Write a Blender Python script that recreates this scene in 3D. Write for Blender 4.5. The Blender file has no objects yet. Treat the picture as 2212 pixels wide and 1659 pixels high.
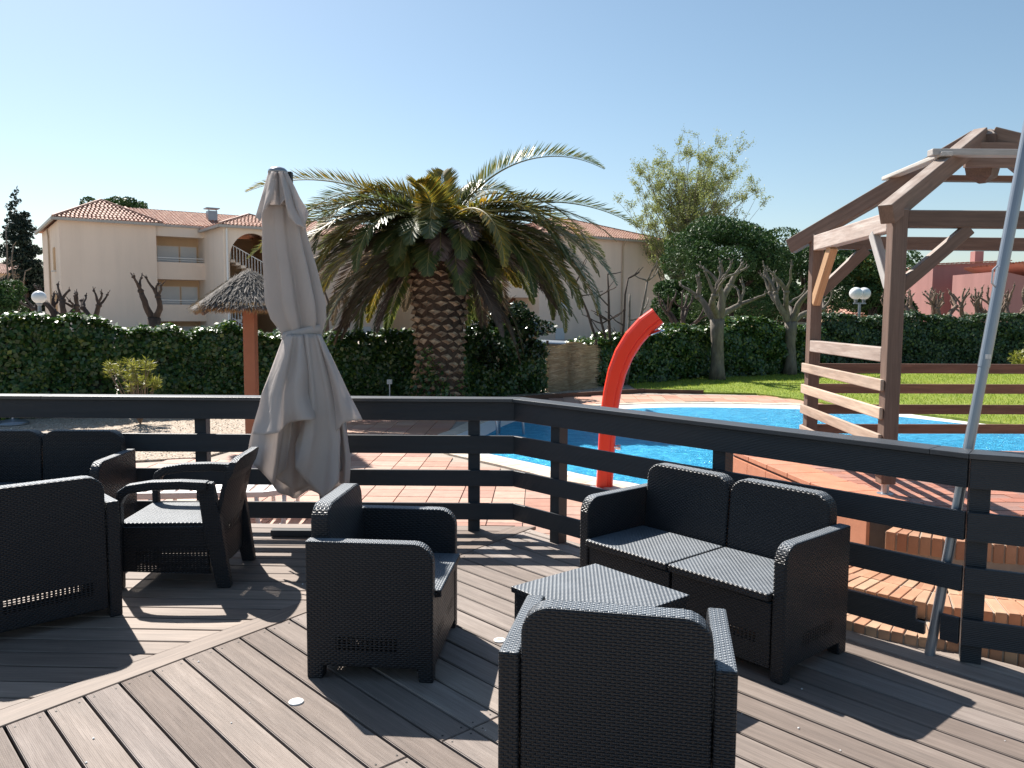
import bpy, bmesh, math, random
import numpy as np
from mathutils import Vector, Matrix
R = math.radians
S = bpy.context.scene
C = bpy.data.collections.new('set'); S.collection.children.link(C)
rnd = random.Random(7)

# ------------------------------------------------------------------ camera, sky, sun, exposure
CAMH, FPX, PITCH, ROLL = 1.6, 1748.7, 0.0875264, 0.0056378
cd = bpy.data.cameras.new('camera'); cam = bpy.data.objects.new('camera', cd); S.collection.objects.link(cam)
cd.sensor_width = 36; cd.lens = FPX / 2212 * 36; cd.clip_end = 1500; cd.clip_start = 0.05
_f = Vector((0, math.cos(PITCH), -math.sin(PITCH))); _u = Vector((0, math.sin(PITCH), math.cos(PITCH))); _r = Vector((1, 0, 0))
cr = math.cos(ROLL) * _r + math.sin(ROLL) * _u; cu = -math.sin(ROLL) * _r + math.cos(ROLL) * _u
cam.matrix_world = Matrix((( cr.x, cu.x, -_f.x, 0), (cr.y, cu.y, -_f.y, 0), (cr.z, cu.z, -_f.z, CAMH), (0, 0, 0, 1)))
S.camera = cam
SUN = Vector((-0.55, 0.78, 1.0)).normalized()
w = bpy.data.worlds.new('World'); S.world = w; w.use_nodes = True
nt = w.node_tree; bg = nt.nodes['Background']; sky = nt.nodes.new('ShaderNodeTexSky')
sky.sky_type = 'NISHITA'; sky.sun_disc = False; sky.sun_elevation = math.asin(SUN.z); sky.sun_rotation = math.atan2(SUN.x, SUN.y)
sky.air_density = 1.0; sky.dust_density = 0.6; sky.ozone_density = 1.9; sky.altitude = 0
bg.inputs[1].default_value = 0.067
hs = nt.nodes.new('ShaderNodeHueSaturation'); hs.inputs['Saturation'].default_value = 0.98; hs.inputs['Hue'].default_value = 0.489; hs.inputs['Value'].default_value = 1.0
nt.links.new(sky.outputs[0], hs.inputs['Color']); nt.links.new(hs.outputs[0], bg.inputs[0])
sl = bpy.data.lights.new('sun', 'SUN'); sl.energy = 5.0; sl.angle = R(0.53); sl.color = (1, 0.94, 0.86)
so = bpy.data.objects.new('sun', sl); S.collection.objects.link(so); so.rotation_euler = SUN.to_track_quat('Z', 'Y').to_euler()
S.view_settings.view_transform = 'Standard'; S.view_settings.look = 'None'; S.view_settings.exposure = 0.96; S.view_settings.gamma = 1
S.view_settings.use_curve_mapping = False
S.cycles.transparent_max_bounces = 16; S.cycles.max_bounces = 6; S.cycles.use_denoising = True

def ray(px, py):
    x, y = (px - 1106) / FPX, (py - 829.5) / FPX
    return cr * x - cu * y + _f
def G(px, py, z=0.0):          # point where a sight line meets height z
    d = ray(px, py); t = (z - CAMH) / d.z
    return Vector((d.x * t, d.y * t, z))
def D(px, py, y):              # point on a sight line at forward distance y
    d = ray(px, py); t = y / d.y
    return Vector((d.x * t, y, CAMH + d.z * t))

# ------------------------------------------------------------------ materials
def _n(t, k, **kw):
    n = t.nodes.new(k)
    for a, b in kw.items(): setattr(n, a, b)
    return n
class NT:
    def __init__(s, name):
        s.m = bpy.data.materials.new(name); s.m.use_nodes = True; s.t = s.m.node_tree
        s.b = s.t.nodes['Principled BSDF']; s.out = s.t.nodes['Material Output']
        s.tc = _n(s.t, 'ShaderNodeTexCoord')
    def L(s, a, b): s.t.links.new(a, b)
    def set(s, i, v):
        if hasattr(v, 'is_linked') or hasattr(v, 'node'): s.L(v, i)
        else: i.default_value = v
    def math(s, op, a, b=0.0, c=0.0):
        n = _n(s.t, 'ShaderNodeMath', operation=op); s.set(n.inputs[0], a); s.set(n.inputs[1], b); s.set(n.inputs[2], c); return n.outputs[0]
    def mix(s, f, a, b, bt='MIX'):
        n = _n(s.t, 'ShaderNodeMix', data_type='RGBA', blend_type=bt); s.set(n.inputs[0], f); s.set(n.inputs[6], a); s.set(n.inputs[7], b); return n.outputs[2]
    def noise(s, scale, vec=None, detail=4, rough=0.55, dist=0.0):
        n = _n(s.t, 'ShaderNodeTexNoise'); n.inputs['Scale'].default_value = scale; n.inputs['Detail'].default_value = detail
        n.inputs['Roughness'].default_value = rough; n.inputs['Distortion'].default_value = dist
        if vec is not None: s.L(vec, n.inputs['Vector'])
        return n.outputs['Fac']
    def map(s, vec, sc=(1, 1, 1), rot=(0, 0, 0), loc=(0, 0, 0)):
        n = _n(s.t, 'ShaderNodeMapping'); s.L(vec, n.inputs[0]); n.inputs['Scale'].default_value = sc
        n.inputs['Rotation'].default_value = rot; n.inputs['Location'].default_value = loc; return n.outputs[0]
    def ramp(s, f, stops):
        n = _n(s.t, 'ShaderNodeValToRGB'); e = n.color_ramp.elements
        while len(e) > 1: e.remove(e[-1])
        e[0].position = stops[0][0]; e[0].color = c4(stops[0][1])
        for p, c in stops[1:]:
            k = e.new(p); k.color = c4(c)
        s.L(f, n.inputs[0]); return n.outputs[0]
    def bump(s, h, d=0.01, st=1.0, prev=None):
        n = _n(s.t, 'ShaderNodeBump'); n.inputs['Distance'].default_value = d; n.inputs['Strength'].default_value = st
        s.L(h, n.inputs['Height'])
        if prev is not None: s.L(prev, n.inputs['Normal'])
        return n.outputs[0]
    def sep(s, v):
        n = _n(s.t, 'ShaderNodeSeparateXYZ'); s.L(v, n.inputs[0]); return n.outputs
    def comb(s, x, y, z=0.0):
        n = _n(s.t, 'ShaderNodeCombineXYZ'); s.set(n.inputs[0], x); s.set(n.inputs[1], y); s.set(n.inputs[2], z); return n.outputs[0]
    def fin(s, col=None, rough=None, nrm=None, spec=None, metal=None):
        if col is not None: s.set(s.b.inputs['Base Color'], c4(col) if isinstance(col, tuple) else col)
        if rough is not None: s.set(s.b.inputs['Roughness'], rough)
        if spec is not None: s.set(s.b.inputs['Specular IOR Level'], spec)
        if metal is not None: s.set(s.b.inputs['Metallic'], metal)
        if nrm is not None: s.L(nrm, s.b.inputs['Normal'])
        return s.m
    def rand(s, island=False):
        if island: return _n(s.t, 'ShaderNodeNewGeometry').outputs['Random Per Island']
        return _n(s.t, 'ShaderNodeObjectInfo').outputs['Random']
def c4(c): return (c[0], c[1], c[2], 1.0)
def mul(c, k): return tuple(min(1, v * k) for v in c[:3])

def flat(name, col, rough=0.6, var=0.12, scale=3.0, bump=0.0, bscale=40, metal=0.0, spec=0.5, rv=0.0, fine=0.0):
    s = NT(name); o = s.tc.outputs['Object']
    f = s.noise(scale, o, 6, 0.6)
    k = s.mix(f, c4(mul(col, 1 - var * 1.4)), c4(mul(col, 1 + var * 1.2)))
    if fine: k = s.mix(fine, k, s.ramp(s.noise(bscale, o, 3), [(0.35, mul(col, 0.6)), (0.65, mul(col, 1.35))]))
    if rv: k = s.mix(1.0, k, s.ramp(s.rand(), [(0, (1 - rv,) * 3), (1, (1 + rv,) * 3)]), 'MULTIPLY')
    return s.fin(k, rough, s.bump(s.noise(bscale, o, 5, 0.65), 0.004, bump) if bump else None, spec, metal)

def planks_mat(name, a, b, rough=0.62, grooves=True, weather=False):
    s = NT(name); o = s.tc.outputs['Object']; rn = s.rand()
    off = s.comb(s.math('MULTIPLY', rn, 37.0), s.math('MULTIPLY', rn, 11.0))
    add = _n(s.t, 'ShaderNodeVectorMath', operation='ADD'); s.L(o, add.inputs[0]); s.L(off, add.inputs[1]); v = add.outputs[0]
    g = s.noise(1.0, s.map(v, (1.6, 26, 26)), 8, 0.62, 0.35)
    g2 = s.noise(1.0, s.map(v, (5, 140, 60)), 4, 0.6)
    blot = s.noise(2.2, v, 5, 0.6)
    k = s.ramp(g, [(0.3, mul(a, 0.62)), (0.5, a), (0.72, b)])
    k = s.mix(0.35, k, s.ramp(g2, [(0.3, mul(a, 0.5)), (0.7, mul(b, 1.15))]))
    k = s.mix(s.math('MULTIPLY', blot, 0.45), k, c4(tuple((x + y) * 0.5 for x, y in zip(b, (b[2] * 1.1,) * 3))))
    k = s.mix(1.0, k, s.ramp(rn, [(0, (0.70, 0.66, 0.64)), (0.35, (0.9, 0.88, 0.87)), (0.65, (1.0, 1.0, 1.02)), (1, (1.2, 1.17, 1.12))]), 'MULTIPLY')
    h = g2
    nb = s.bump(h, 0.002, 0.6)
    if grooves:
        y = s.sep(o)[1]; wv = s.math('SINE', s.math('MULTIPLY', y, 2 * math.pi / 0.0062))
        nb = s.bump(wv, 0.0016, 0.8, nb)
        k = s.mix(s.math('MULTIPLY', s.math('LESS_THAN', wv, -0.55), 0.18), k, c4(mul(a, 0.35)))
    if weather:
        nz = s.sep(_n(s.t, 'ShaderNodeNewGeometry').outputs['Normal'])[2]
        wf = s.math('MULTIPLY', s.math('GREATER_THAN', nz, 0.35), s.ramp(s.noise(5, v, 6, 0.7), [(0.3, (0.25,) * 3), (0.6, (0.95,) * 3)]))
        k = s.mix(wf, k, s.ramp(g, [(0.3, (0.20, 0.15, 0.125)), (0.7, (0.46, 0.40, 0.355))]))
    return s.fin(k, rough, nb, 0.4)

def rattan(name, zones=(), base=(0.0125, 0.0145, 0.0185), pu=0.027, pv=0.0092, rough=0.38):
    s = NT(name); p = s.sep(s.tc.outputs['Object']); n = s.sep(s.tc.outputs['Normal'])
    ax = s.math('ABSOLUTE', n[0]); az = s.math('ABSOLUTE', n[2])
    isx = s.math('GREATER_THAN', ax, 0.7); isz = s.math('GREATER_THAN', az, 0.7)
    u = s.math('ADD', s.math('MULTIPLY', p[1], isx), s.math('MULTIPLY', p[0], s.math('SUBTRACT', 1.0, isx)))
    v = s.math('ADD', s.math('MULTIPLY', p[1], isz), s.math('MULTIPLY', p[2], s.math('SUBTRACT', 1.0, isz)))
    v = s.math('ADD', v, 5.0); u = s.math('ADD', u, 5.0)
    vr = s.math('DIVIDE', v, pv); row = s.math('FLOOR', vr); fv = s.math('FRACT', vr)
    half = s.math('MULTIPLY', s.math('MODULO', row, 2.0), 0.5)
    fu = s.math('FRACT', s.math('ADD', s.math('DIVIDE', u, pu), half))
    a = s.math('SUBTRACT', s.math('MULTIPLY', fv, 2.0), 1.0)
    hs1 = s.math('SUBTRACT', 1.0, s.math('MULTIPLY', a, a))
    b = s.math('SUBTRACT', s.math('MULTIPLY', fu, 2.0 / 0.86), 1.0); b4 = s.math('POWER', s.math('ABSOLUTE', b), 3.0)
    hs = s.math('MAXIMUM', s.math('MULTIPLY', s.math('SQRT', s.math('MAXIMUM', hs1, 0.0)), s.math('SUBTRACT', 1.0, b4)), 0.0)
    c = s.math('DIVIDE', s.math('SUBTRACT', s.math('FRACT', s.math('ADD', fu, 0.0)), 0.92), 0.13)
    hv = s.math('MULTIPLY', s.math('MAXIMUM', s.math('SUBTRACT', 1.0, s.math('MULTIPLY', c, c)), 0.0), 0.42)
    h = s.math('MAXIMUM', hs, hv)
    nb = s.bump(h, 0.0055, 1.0)
    mottle = s.noise(7, s.tc.outputs['Object'], 6, 0.65)
    k = s.mix(mottle, c4(mul(base, 0.8)), c4(mul(base, 1.35)))
    up = s.math('MULTIPLY', s.math('MAXIMUM', s.math('SUBTRACT', n[2], 0.55), 0.0), s.math('ADD', s.math('MULTIPLY', mottle, 1.2), 0.95))
    k = s.mix(up, k, c4((0.135, 0.168, 0.205)))       # sun and sky sheen painted as a pale tint on upward faces
    s.fin(k, s.math('ADD', s.math('ADD', s.math('MULTIPLY', mottle, 0.16), rough - 0.06), s.math('MULTIPLY', up, 0.15)), nb, s.math('ADD', 0.42, up))
    if zones:
        tot = None
        for (u0, u1, v0, v1) in zones:
            m = s.math('MULTIPLY', s.math('GREATER_THAN', u, u0 + 5), s.math('LESS_THAN', u, u1 + 5))
            m = s.math('MULTIPLY', m, s.math('MULTIPLY', s.math('GREATER_THAN', v, v0 + 5), s.math('LESS_THAN', v, v1 + 5)))
            tot = m if tot is None else s.math('MAXIMUM', tot, m)
        hu = s.math('FRACT', s.math('DIVIDE', u, 0.0205)); hvv = s.math('FRACT', s.math('DIVIDE', v, 0.0125))
        hole = s.math('MULTIPLY', s.math('LESS_THAN', hu, 0.6), s.math('LESS_THAN', hvv, 0.5))
        hole = s.math('MULTIPLY', hole, tot)
        tr = _n(s.t, 'ShaderNodeBsdfTransparent'); mx = _n(s.t, 'ShaderNodeMixShader')
        s.L(hole, mx.inputs[0]); s.L(s.b.outputs[0], mx.inputs[1]); s.L(tr.outputs[0], mx.inputs[2]); s.L(mx.outputs[0], s.out.inputs[0])
    return s.m

def leafmat(name, a, b, c=None, rough=0.45, trans=0.3, gloss=0.5):
    s = NT(name); rn = s.rand(True)
    k = s.ramp(rn, [(0.0, a), (0.75, b), (1.0, c or b)])
    s.fin(k, rough, None, gloss)
    t = _n(s.t, 'ShaderNodeBsdfTranslucent'); s.L(s.mix(0.5, k, s.mix(1.0, k, c4((1.0, 1.0, 0.35)), 'MULTIPLY')), t.inputs[0])
    mx = _n(s.t, 'ShaderNodeMixShader'); mx.inputs[0].default_value = trans
    s.L(s.b.outputs[0], mx.inputs[1]); s.L(t.outputs[0], mx.inputs[2]); s.L(mx.outputs[0], s.out.inputs[0])
    return s.m

M = {}
M['deckA'] = planks_mat('deck_wood', (0.262, 0.208, 0.176), (0.46, 0.385, 0.335))
M['deckC'] = planks_mat('deck_wood_warm', (0.19, 0.14, 0.11), (0.34, 0.265, 0.215), grooves=False)
M['beam'] = planks_mat('brown_stained_timber', (0.15, 0.088, 0.062), (0.25, 0.165, 0.125), 0.62, False, True)
M['beam2'] = planks_mat('brown_stained_board', (0.15, 0.07, 0.042), (0.29, 0.155, 0.10), 0.6, False)
M['peeled'] = planks_mat('peeled_grey_timber', (0.34, 0.23, 0.18), (0.66, 0.60, 0.54), 0.75, False)
M['raw'] = planks_mat('weathered_pale_board', (0.40, 0.28, 0.20), (0.64, 0.50, 0.39), 0.7, False)
M['new'] = planks_mat('new_orange_timber', (0.42, 0.24, 0.12), (0.58, 0.38, 0.22), 0.6, False)
M['whitewood'] = planks_mat('grey_white_timber', (0.36, 0.34, 0.32), (0.6, 0.58, 0.55), 0.7, False)
M['dark'] = flat('dark_gap_backing', (0.02, 0.018, 0.017), 0.9)
M['steel'] = flat('galvanised_steel', (0.45, 0.47, 0.5), 0.42, 0.1, 9, metal=0.85)
M['chrome'] = flat('chrome', (0.75, 0.76, 0.78), 0.12, 0.02, metal=1.0)
M['greypole'] = flat('grey_powder_coat', (0.26, 0.29, 0.33), 0.32, 0.08, 6, metal=0.55)
M['white'] = flat('white_paint', (0.78, 0.78, 0.77), 0.45, 0.03)
M['globe'] = flat('white_globe_plastic', (0.82, 0.83, 0.84), 0.25, 0.02)
M['red'] = flat('red_plastic', (0.82, 0.042, 0.015), 0.34, 0.05, 4)
M['black'] = flat('black_rubber', (0.012, 0.012, 0.013), 0.6)
M['terraorange'] = flat('orange_post_paint', (0.33, 0.125, 0.065), 0.65, 0.14, 5, 0.3, 60)
M['cord'] = flat('green_wire', (0.02, 0.05, 0.035), 0.5)

def composite():
    s = NT('anthracite_composite'); o = s.tc.outputs['Object']; z = s.sep(o)[2]
    wv = s.math('SINE', s.math('MULTIPLY', z, 2 * math.pi / 0.0085))
    f = s.noise(1.0, s.map(o, (2, 30, 30)), 6, 0.6)
    k = s.mix(f, c4((0.019, 0.024, 0.030)), c4((0.034, 0.040, 0.047)))
    return s.fin(k, 0.5, s.bump(wv, 0.0012, 0.7, s.bump(f, 0.002, 0.4)), 0.45)
M['comp'] = composite()
M['compcap'] = flat('anthracite_cap', (0.05, 0.056, 0.064), 0.42, 0.2, 8, 0.35, 60)

def canopy_mat():
    s = NT('taupe_parasol_cloth'); o = s.tc.outputs['Object']
    f = s.noise(2.0, o, 6, 0.6); k = s.mix(f, c4((0.60, 0.55, 0.52)), c4((0.72, 0.665, 0.64)))
    st = s.ramp(s.noise(3.2, s.map(o, (1, 1, 2.2)), 5, 0.7, 0.4), [(0.64, (1, 1, 1)), (0.78, (0.74, 0.72, 0.71))])
    k = s.mix(1.0, k, st, 'MULTIPLY')
    wv = s.noise(900, o, 2); w2 = s.noise(9, s.map(o, (1.6, 1.6, 0.5)), 5, 0.6, 0.6)
    s.fin(k, 0.85, s.bump(w2, 0.02, 0.5, s.bump(wv, 0.0008, 0.5)), 0.2)
    t = _n(s.t, 'ShaderNodeBsdfTranslucent'); s.L(k, t.inputs[0]); mx = _n(s.t, 'ShaderNodeMixShader'); mx.inputs[0].default_value = 0.42
    s.L(s.b.outputs[0], mx.inputs[1]); s.L(t.outputs[0], mx.inputs[2]); s.L(mx.outputs[0], s.out.inputs[0])
    return s.m
M['canopy'] = canopy_mat()

def tile_mat(name, cols, rough=0.6, rv=0.2, bump=0.25, stain=0.25):
    s = NT(name); o = s.tc.outputs['Object']; rn = s.rand()
    k = s.ramp(rn, [(i / (len(cols) - 1), c) for i, c in enumerate(cols)])
    f = s.noise(7, o, 6, 0.65)
    k = s.mix(1.0, k, s.ramp(f, [(0.25, (1 - stain,) * 3), (0.75, (1 + stain * 0.6,) * 3)]), 'MULTIPLY')
    return s.fin(k, rough, s.bump(s.noise(60, o, 4, 0.7), 0.003, bump), 0.4)
M['ttile'] = tile_mat('terracotta_tile', [(0.40, 0.20, 0.145), (0.46, 0.27, 0.20), (0.49, 0.32, 0.245), (0.38, 0.195, 0.15), (0.51, 0.34, 0.265)])
M['grout'] = flat('pale_mortar', (0.36, 0.31, 0.26), 0.9, 0.15, 20, 0.3)
M['dgrout'] = flat('dark_mortar', (0.11, 0.09, 0.08), 0.9, 0.2, 20, 0.3)
M['paver'] = tile_mat('clay_paver', [(0.32, 0.15, 0.11), (0.41, 0.17, 0.115), (0.51, 0.24, 0.165), (0.30, 0.18, 0.15), (0.48, 0.205, 0.135), (0.36, 0.21, 0.175)])
M['brick'] = tile_mat('orange_step_brick', [(0.46, 0.235, 0.14), (0.53, 0.31, 0.195), (0.39, 0.19, 0.115), (0.50, 0.335, 0.22), (0.44, 0.245, 0.15)])
M['clad'] = tile_mat('orange_wall_tile', [(0.52, 0.22, 0.13), (0.57, 0.25, 0.15), (0.50, 0.21, 0.13)], 0.5, stain=0.2)
M['coping'] = tile_mat('cream_coping_stone', [(0.60, 0.50, 0.40), (0.66, 0.58, 0.48), (0.58, 0.45, 0.36)], 0.55)
M['pwhite'] = flat('white_pool_render', (0.72, 0.73, 0.72), 0.4, 0.08, 3, 0.2, 30)

def gravel():
    s = NT('beige_gravel'); o = s.tc.outputs['Object']
    v = _n(s.t, 'ShaderNodeTexVoronoi'); v.inputs['Scale'].default_value = 42; s.L(o, v.inputs['Vector'])
    c = s.sep(v.outputs['Color'])
    k = s.ramp(c[0], [(0, (0.26, 0.20, 0.15)), (0.35, (0.42, 0.33, 0.25)), (0.7, (0.55, 0.46, 0.37)), (1, (0.66, 0.60, 0.52))])
    k = s.mix(s.math('MULTIPLY', s.noise(0.9, o, 4), 0.25), k, c4((0.30, 0.26, 0.22)))
    return s.fin(k, 0.85, s.bump(s.math('SUBTRACT', 1.0, v.outputs['Distance']), 0.02, 1.0), 0.3)
M['gravel'] = gravel()
def stones():
    s = NT('loose_pebble'); k = s.ramp(s.rand(True), [(0, (0.22, 0.17, 0.13)), (0.4, (0.42, 0.33, 0.25)), (0.8, (0.58, 0.50, 0.41)), (1, (0.70, 0.66, 0.6))])
    return s.fin(k, 0.8, None, 0.3)
M['stones'] = stones()
def lawnm():
    s = NT('lawn_turf'); o = s.tc.outputs['Object']
    a = s.noise(0.55, o, 5, 0.6, 0.3); b = s.noise(14, o, 4, 0.7); c = s.noise(120, o, 2)
    k = s.ramp(a, [(0.3, (0.16, 0.25, 0.035)), (0.5, (0.26, 0.34, 0.05)), (0.68, (0.40, 0.43, 0.08))])
    k = s.mix(0.5, k, s.ramp(b, [(0.3, (0.10, 0.18, 0.025)), (0.7, (0.38, 0.42, 0.08))]))
    return s.fin(k, 0.9, s.bump(c, 0.03, 0.8, s.bump(b, 0.05, 0.6)), 0.2)
M['lawn'] = lawnm()
def waterm():
    s = NT('pool_water'); o = s.tc.outputs['Object']
    n1 = s.noise(1.0, s.map(o, (4.5, 9.5, 1), (0, 0, 0.2)), 5, 0.62, 0.8); n2 = s.noise(1.0, s.map(o, (15, 30, 1), (0, 0, -0.3)), 4, 0.6, 0.5)
    y = s.sep(o)[1]
    deep = s.ramp(s.math('MULTIPLY', s.math('SUBTRACT', y, 6.5), 0.09), [(0, (0.06, 0.42, 0.54)), (0.3, (0.012, 0.24, 0.42)), (0.9, (0.004, 0.13, 0.25))])
    k = s.mix(s.ramp(s.math('ADD', s.math('MULTIPLY', n1, 0.6), s.math('MULTIPLY', n2, 0.4)), [(0.44, (0, 0, 0)), (0.58, (1, 1, 1))]), s.mix(0.5, deep, c4((0.002, 0.07, 0.16))), s.mix(0.45, deep, c4((0.12, 0.50, 0.62))))
    nb = s.bump(n1, 0.09, 0.9, s.bump(n2, 0.03, 0.9)); nb2 = s.bump(n1, 0.16, 1.0, s.bump(n2, 0.06, 1.0))
    df = _n(s.t, 'ShaderNodeBsdfDiffuse'); s.L(k, df.inputs[0]); s.L(s.bump(n1, 0.03, 0.5), df.inputs['Normal'])
    g2 = _n(s.t, 'ShaderNodeBsdfGlossy'); g2.inputs['Roughness'].default_value = 0.42; g2.inputs['Color'].default_value = (0.10, 0.52, 0.86, 1); s.L(nb2, g2.inputs['Normal'])
    m1 = _n(s.t, 'ShaderNodeMixShader'); m1.inputs[0].default_value = 0.5; s.L(df.outputs[0], m1.inputs[1]); s.L(g2.outputs[0], m1.inputs[2])
    gl = _n(s.t, 'ShaderNodeBsdfGlossy'); gl.inputs['Roughness'].default_value = 0.07; s.L(nb, gl.inputs['Normal'])
    fr = _n(s.t, 'ShaderNodeFresnel'); fr.inputs[0].default_value = 1.33; s.L(nb, fr.inputs['Normal'])
    mx = _n(s.t, 'ShaderNodeMixShader'); s.L(s.math('MULTIPLY', fr.outputs[0], 0.35), mx.inputs[0]); s.L(m1.outputs[0], mx.inputs[1]); s.L(gl.outputs[0], mx.inputs[2]); s.L(mx.outputs[0], s.out.inputs[0])
    return s.m
M['water'] = waterm()
def plaster(name, col, var=0.08):
    s = NT(name); o = s.tc.outputs['Object']
    a = s.noise(0.35, o, 6, 0.6); b = s.noise(1.0, s.map(o, (1.2, 1.2, 0.12)), 5, 0.6)
    k = s.mix(a, c4(mul(col, 1 - var)), c4(mul(col, 1 + var)))
    k = s.mix(1.0, k, s.ramp(b, [(0.3, (1 - var,) * 3), (0.6, (1, 1, 1))]), 'MULTIPLY')
    return s.fin(k, 0.9, s.bump(s.noise(45, o, 4), 0.01, 0.35), 0.2)
M['cream'] = plaster('cream_render', (0.88, 0.71, 0.585))
M['creamd'] = plaster('ochre_render', (0.70, 0.49, 0.31))
M['creamw'] = plaster('pale_render', (0.84, 0.71, 0.60))
M['pink'] = plaster('rose_render', (0.41, 0.215, 0.20), 0.14)
M['whitew'] = plaster('white_render', (0.70, 0.70, 0.70))
M['trim'] = flat('grey_gutter', (0.42, 0.39, 0.36), 0.5)
M['pipe'] = flat('beige_downpipe', (0.50, 0.38, 0.27), 0.5)
M['shutter'] = flat('white_shutter', (0.70, 0.71, 0.72), 0.5, 0.05, 2)
M['frame'] = flat('window_frame_white', (0.66, 0.66, 0.66), 0.4)
M['glass'] = flat('dark_window_glass', (0.03, 0.04, 0.05), 0.08, 0.1)
M['doorbrown'] = flat('brown_door', (0.20, 0.085, 0.05), 0.5)
def rooft():
    s = NT('roman_roof_tile'); k = s.ramp(s.rand(True), [(0, (0.34, 0.14, 0.09)), (0.4, (0.46, 0.21, 0.14)), (0.75, (0.56, 0.32, 0.23)), (1, (0.40, 0.18, 0.13))])
    k = s.mix(s.math('MULTIPLY', s.noise(0.8, s.tc.outputs['Object'], 5), 0.35), k, c4((0.36, 0.27, 0.22)))
    return s.fin(k, 0.7, s.bump(s.noise(30, s.tc.outputs['Object'], 4), 0.006, 0.5), 0.35)
M['roof'] = rooft()
def barkm(name, a, b, sc=9, bs=1.0):
    s = NT(name); o = s.tc.outputs['Object']
    n1 = s.noise(1.0, s.map(o, (sc, sc, sc * 0.35)), 7, 0.65, 0.6)
    k = s.ramp(n1, [(0.3, a), (0.7, b)])
    return s.fin(k, 0.85, s.bump(n1, 0.03, bs), 0.25)
M['bark'] = barkm('grey_plane_bark', (0.10, 0.085, 0.07), (0.25, 0.215, 0.18))
M['barkd'] = barkm('dark_bark', (0.04, 0.03, 0.027), (0.11, 0.08, 0.065))
M['twig'] = barkm('pale_twig', (0.14, 0.10, 0.075), (0.28, 0.21, 0.16))
M['palmbark'] = barkm('palm_trunk_fibre', (0.035, 0.022, 0.015), (0.12, 0.075, 0.05), 14)
def bootm():
    s = NT('palm_leaf_base'); o = s.tc.outputs['Object']; rn = s.rand()
    f = s.noise(16, o, 5, 0.7)
    z = s.sep(o)[2]
    k = s.ramp(f, [(0.3, (0.18, 0.11, 0.07)), (0.55, (0.42, 0.31, 0.22)), (0.8, (0.60, 0.50, 0.38))])
    k = s.mix(1.0, k, s.ramp(rn, [(0, (0.65, 0.6, 0.55)), (1, (1.25, 1.2, 1.1))]), 'MULTIPLY')
    return s.fin(k, 0.85, s.bump(f, 0.01, 0.9), 0.25)
M['boot'] = bootm()
M['frond'] = leafmat('palm_leaflet_green', (0.06, 0.092, 0.034), (0.135, 0.16, 0.055), (0.28, 0.235, 0.06), 0.36, 0.36, 0.6)
M['frondy'] = leafmat('palm_leaflet_yellowing', (0.10, 0.115, 0.03), (0.27, 0.21, 0.04), (0.50, 0.28, 0.03), 0.38, 0.42, 0.6)
M['frondb'] = leafmat('palm_leaflet_dry', (0.09, 0.06, 0.05), (0.18, 0.125, 0.105), (0.24, 0.17, 0.13), 0.5, 0.22, 0.6)
M['rachis'] = flat('palm_rachis', (0.22, 0.19, 0.07), 0.45, 0.2, 5)
M['rachisb'] = flat('palm_rachis_dry', (0.14, 0.09, 0.06), 0.5, 0.2, 5)
M['ivy'] = leafmat('ivy_leaf', (0.02, 0.06, 0.017), (0.055, 0.12, 0.03), (0.17, 0.22, 0.04), 0.34, 0.24, 0.6)
M['ivyd'] = leafmat('hedge_leaf_dark', (0.024, 0.052, 0.025), (0.058, 0.105, 0.05), (0.09, 0.145, 0.06), 0.36, 0.18, 0.55)
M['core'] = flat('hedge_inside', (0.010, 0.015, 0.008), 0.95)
M['pine'] = leafmat('pine_needles', (0.022, 0.058, 0.02), (0.055, 0.115, 0.034), (0.09, 0.155, 0.045), 0.55, 0.15, 0.3)
M['cedar'] = leafmat('blue_conifer_needles', (0.012, 0.024, 0.02), (0.022, 0.042, 0.032), (0.03, 0.055, 0.04), 0.6, 0.1, 0.3)
M['pale'] = leafmat('spring_leaf', (0.18, 0.23, 0.09), (0.32, 0.36, 0.15), (0.42, 0.42, 0.18), 0.5, 0.45, 0.3)
M['lime'] = leafmat('lime_leaf', (0.14, 0.17, 0.035), (0.29, 0.29, 0.06), (0.45, 0.42, 0.14), 0.45, 0.4, 0.4)
M['magn'] = leafmat('glossy_leaf', (0.015, 0.035, 0.014), (0.035, 0.07, 0.02), (0.06, 0.09, 0.03), 0.25, 0.1, 0.8)
M['thatch'] = leafmat('grey_thatch', (0.09, 0.082, 0.075), (0.20, 0.18, 0.165), (0.31, 0.275, 0.25), 0.8, 0.1, 0.2)
M['thatchb'] = leafmat('golden_thatch_fringe', (0.20, 0.13, 0.07), (0.38, 0.26, 0.15), (0.46, 0.34, 0.2), 0.8, 0.2, 0.2)
M['grass'] = leafmat('grass_blade', (0.16, 0.26, 0.035), (0.32, 0.40, 0.06), (0.48, 0.48, 0.12), 0.6, 0.4, 0.2)
M['reed'] = leafmat('reed_cane', (0.25, 0.18, 0.11), (0.42, 0.33, 0.22), (0.55, 0.46, 0.33), 0.75, 0.05, 0.2)
M['car'] = flat('silver_car_paint', (0.42, 0.45, 0.48), 0.25, 0.03, metal=0.6)
M['ground'] = flat('dry_ground', (0.34, 0.30, 0.25), 0.95, 0.2, 0.6, 0.5, 12)
M['asphalt'] = flat('asphalt', (0.06, 0.06, 0.06), 0.9, 0.15, 1.0, 0.4, 60)
M['corten'] = flat('rusty_edging', (0.11, 0.055, 0.035), 0.8, 0.3, 4)

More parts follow.
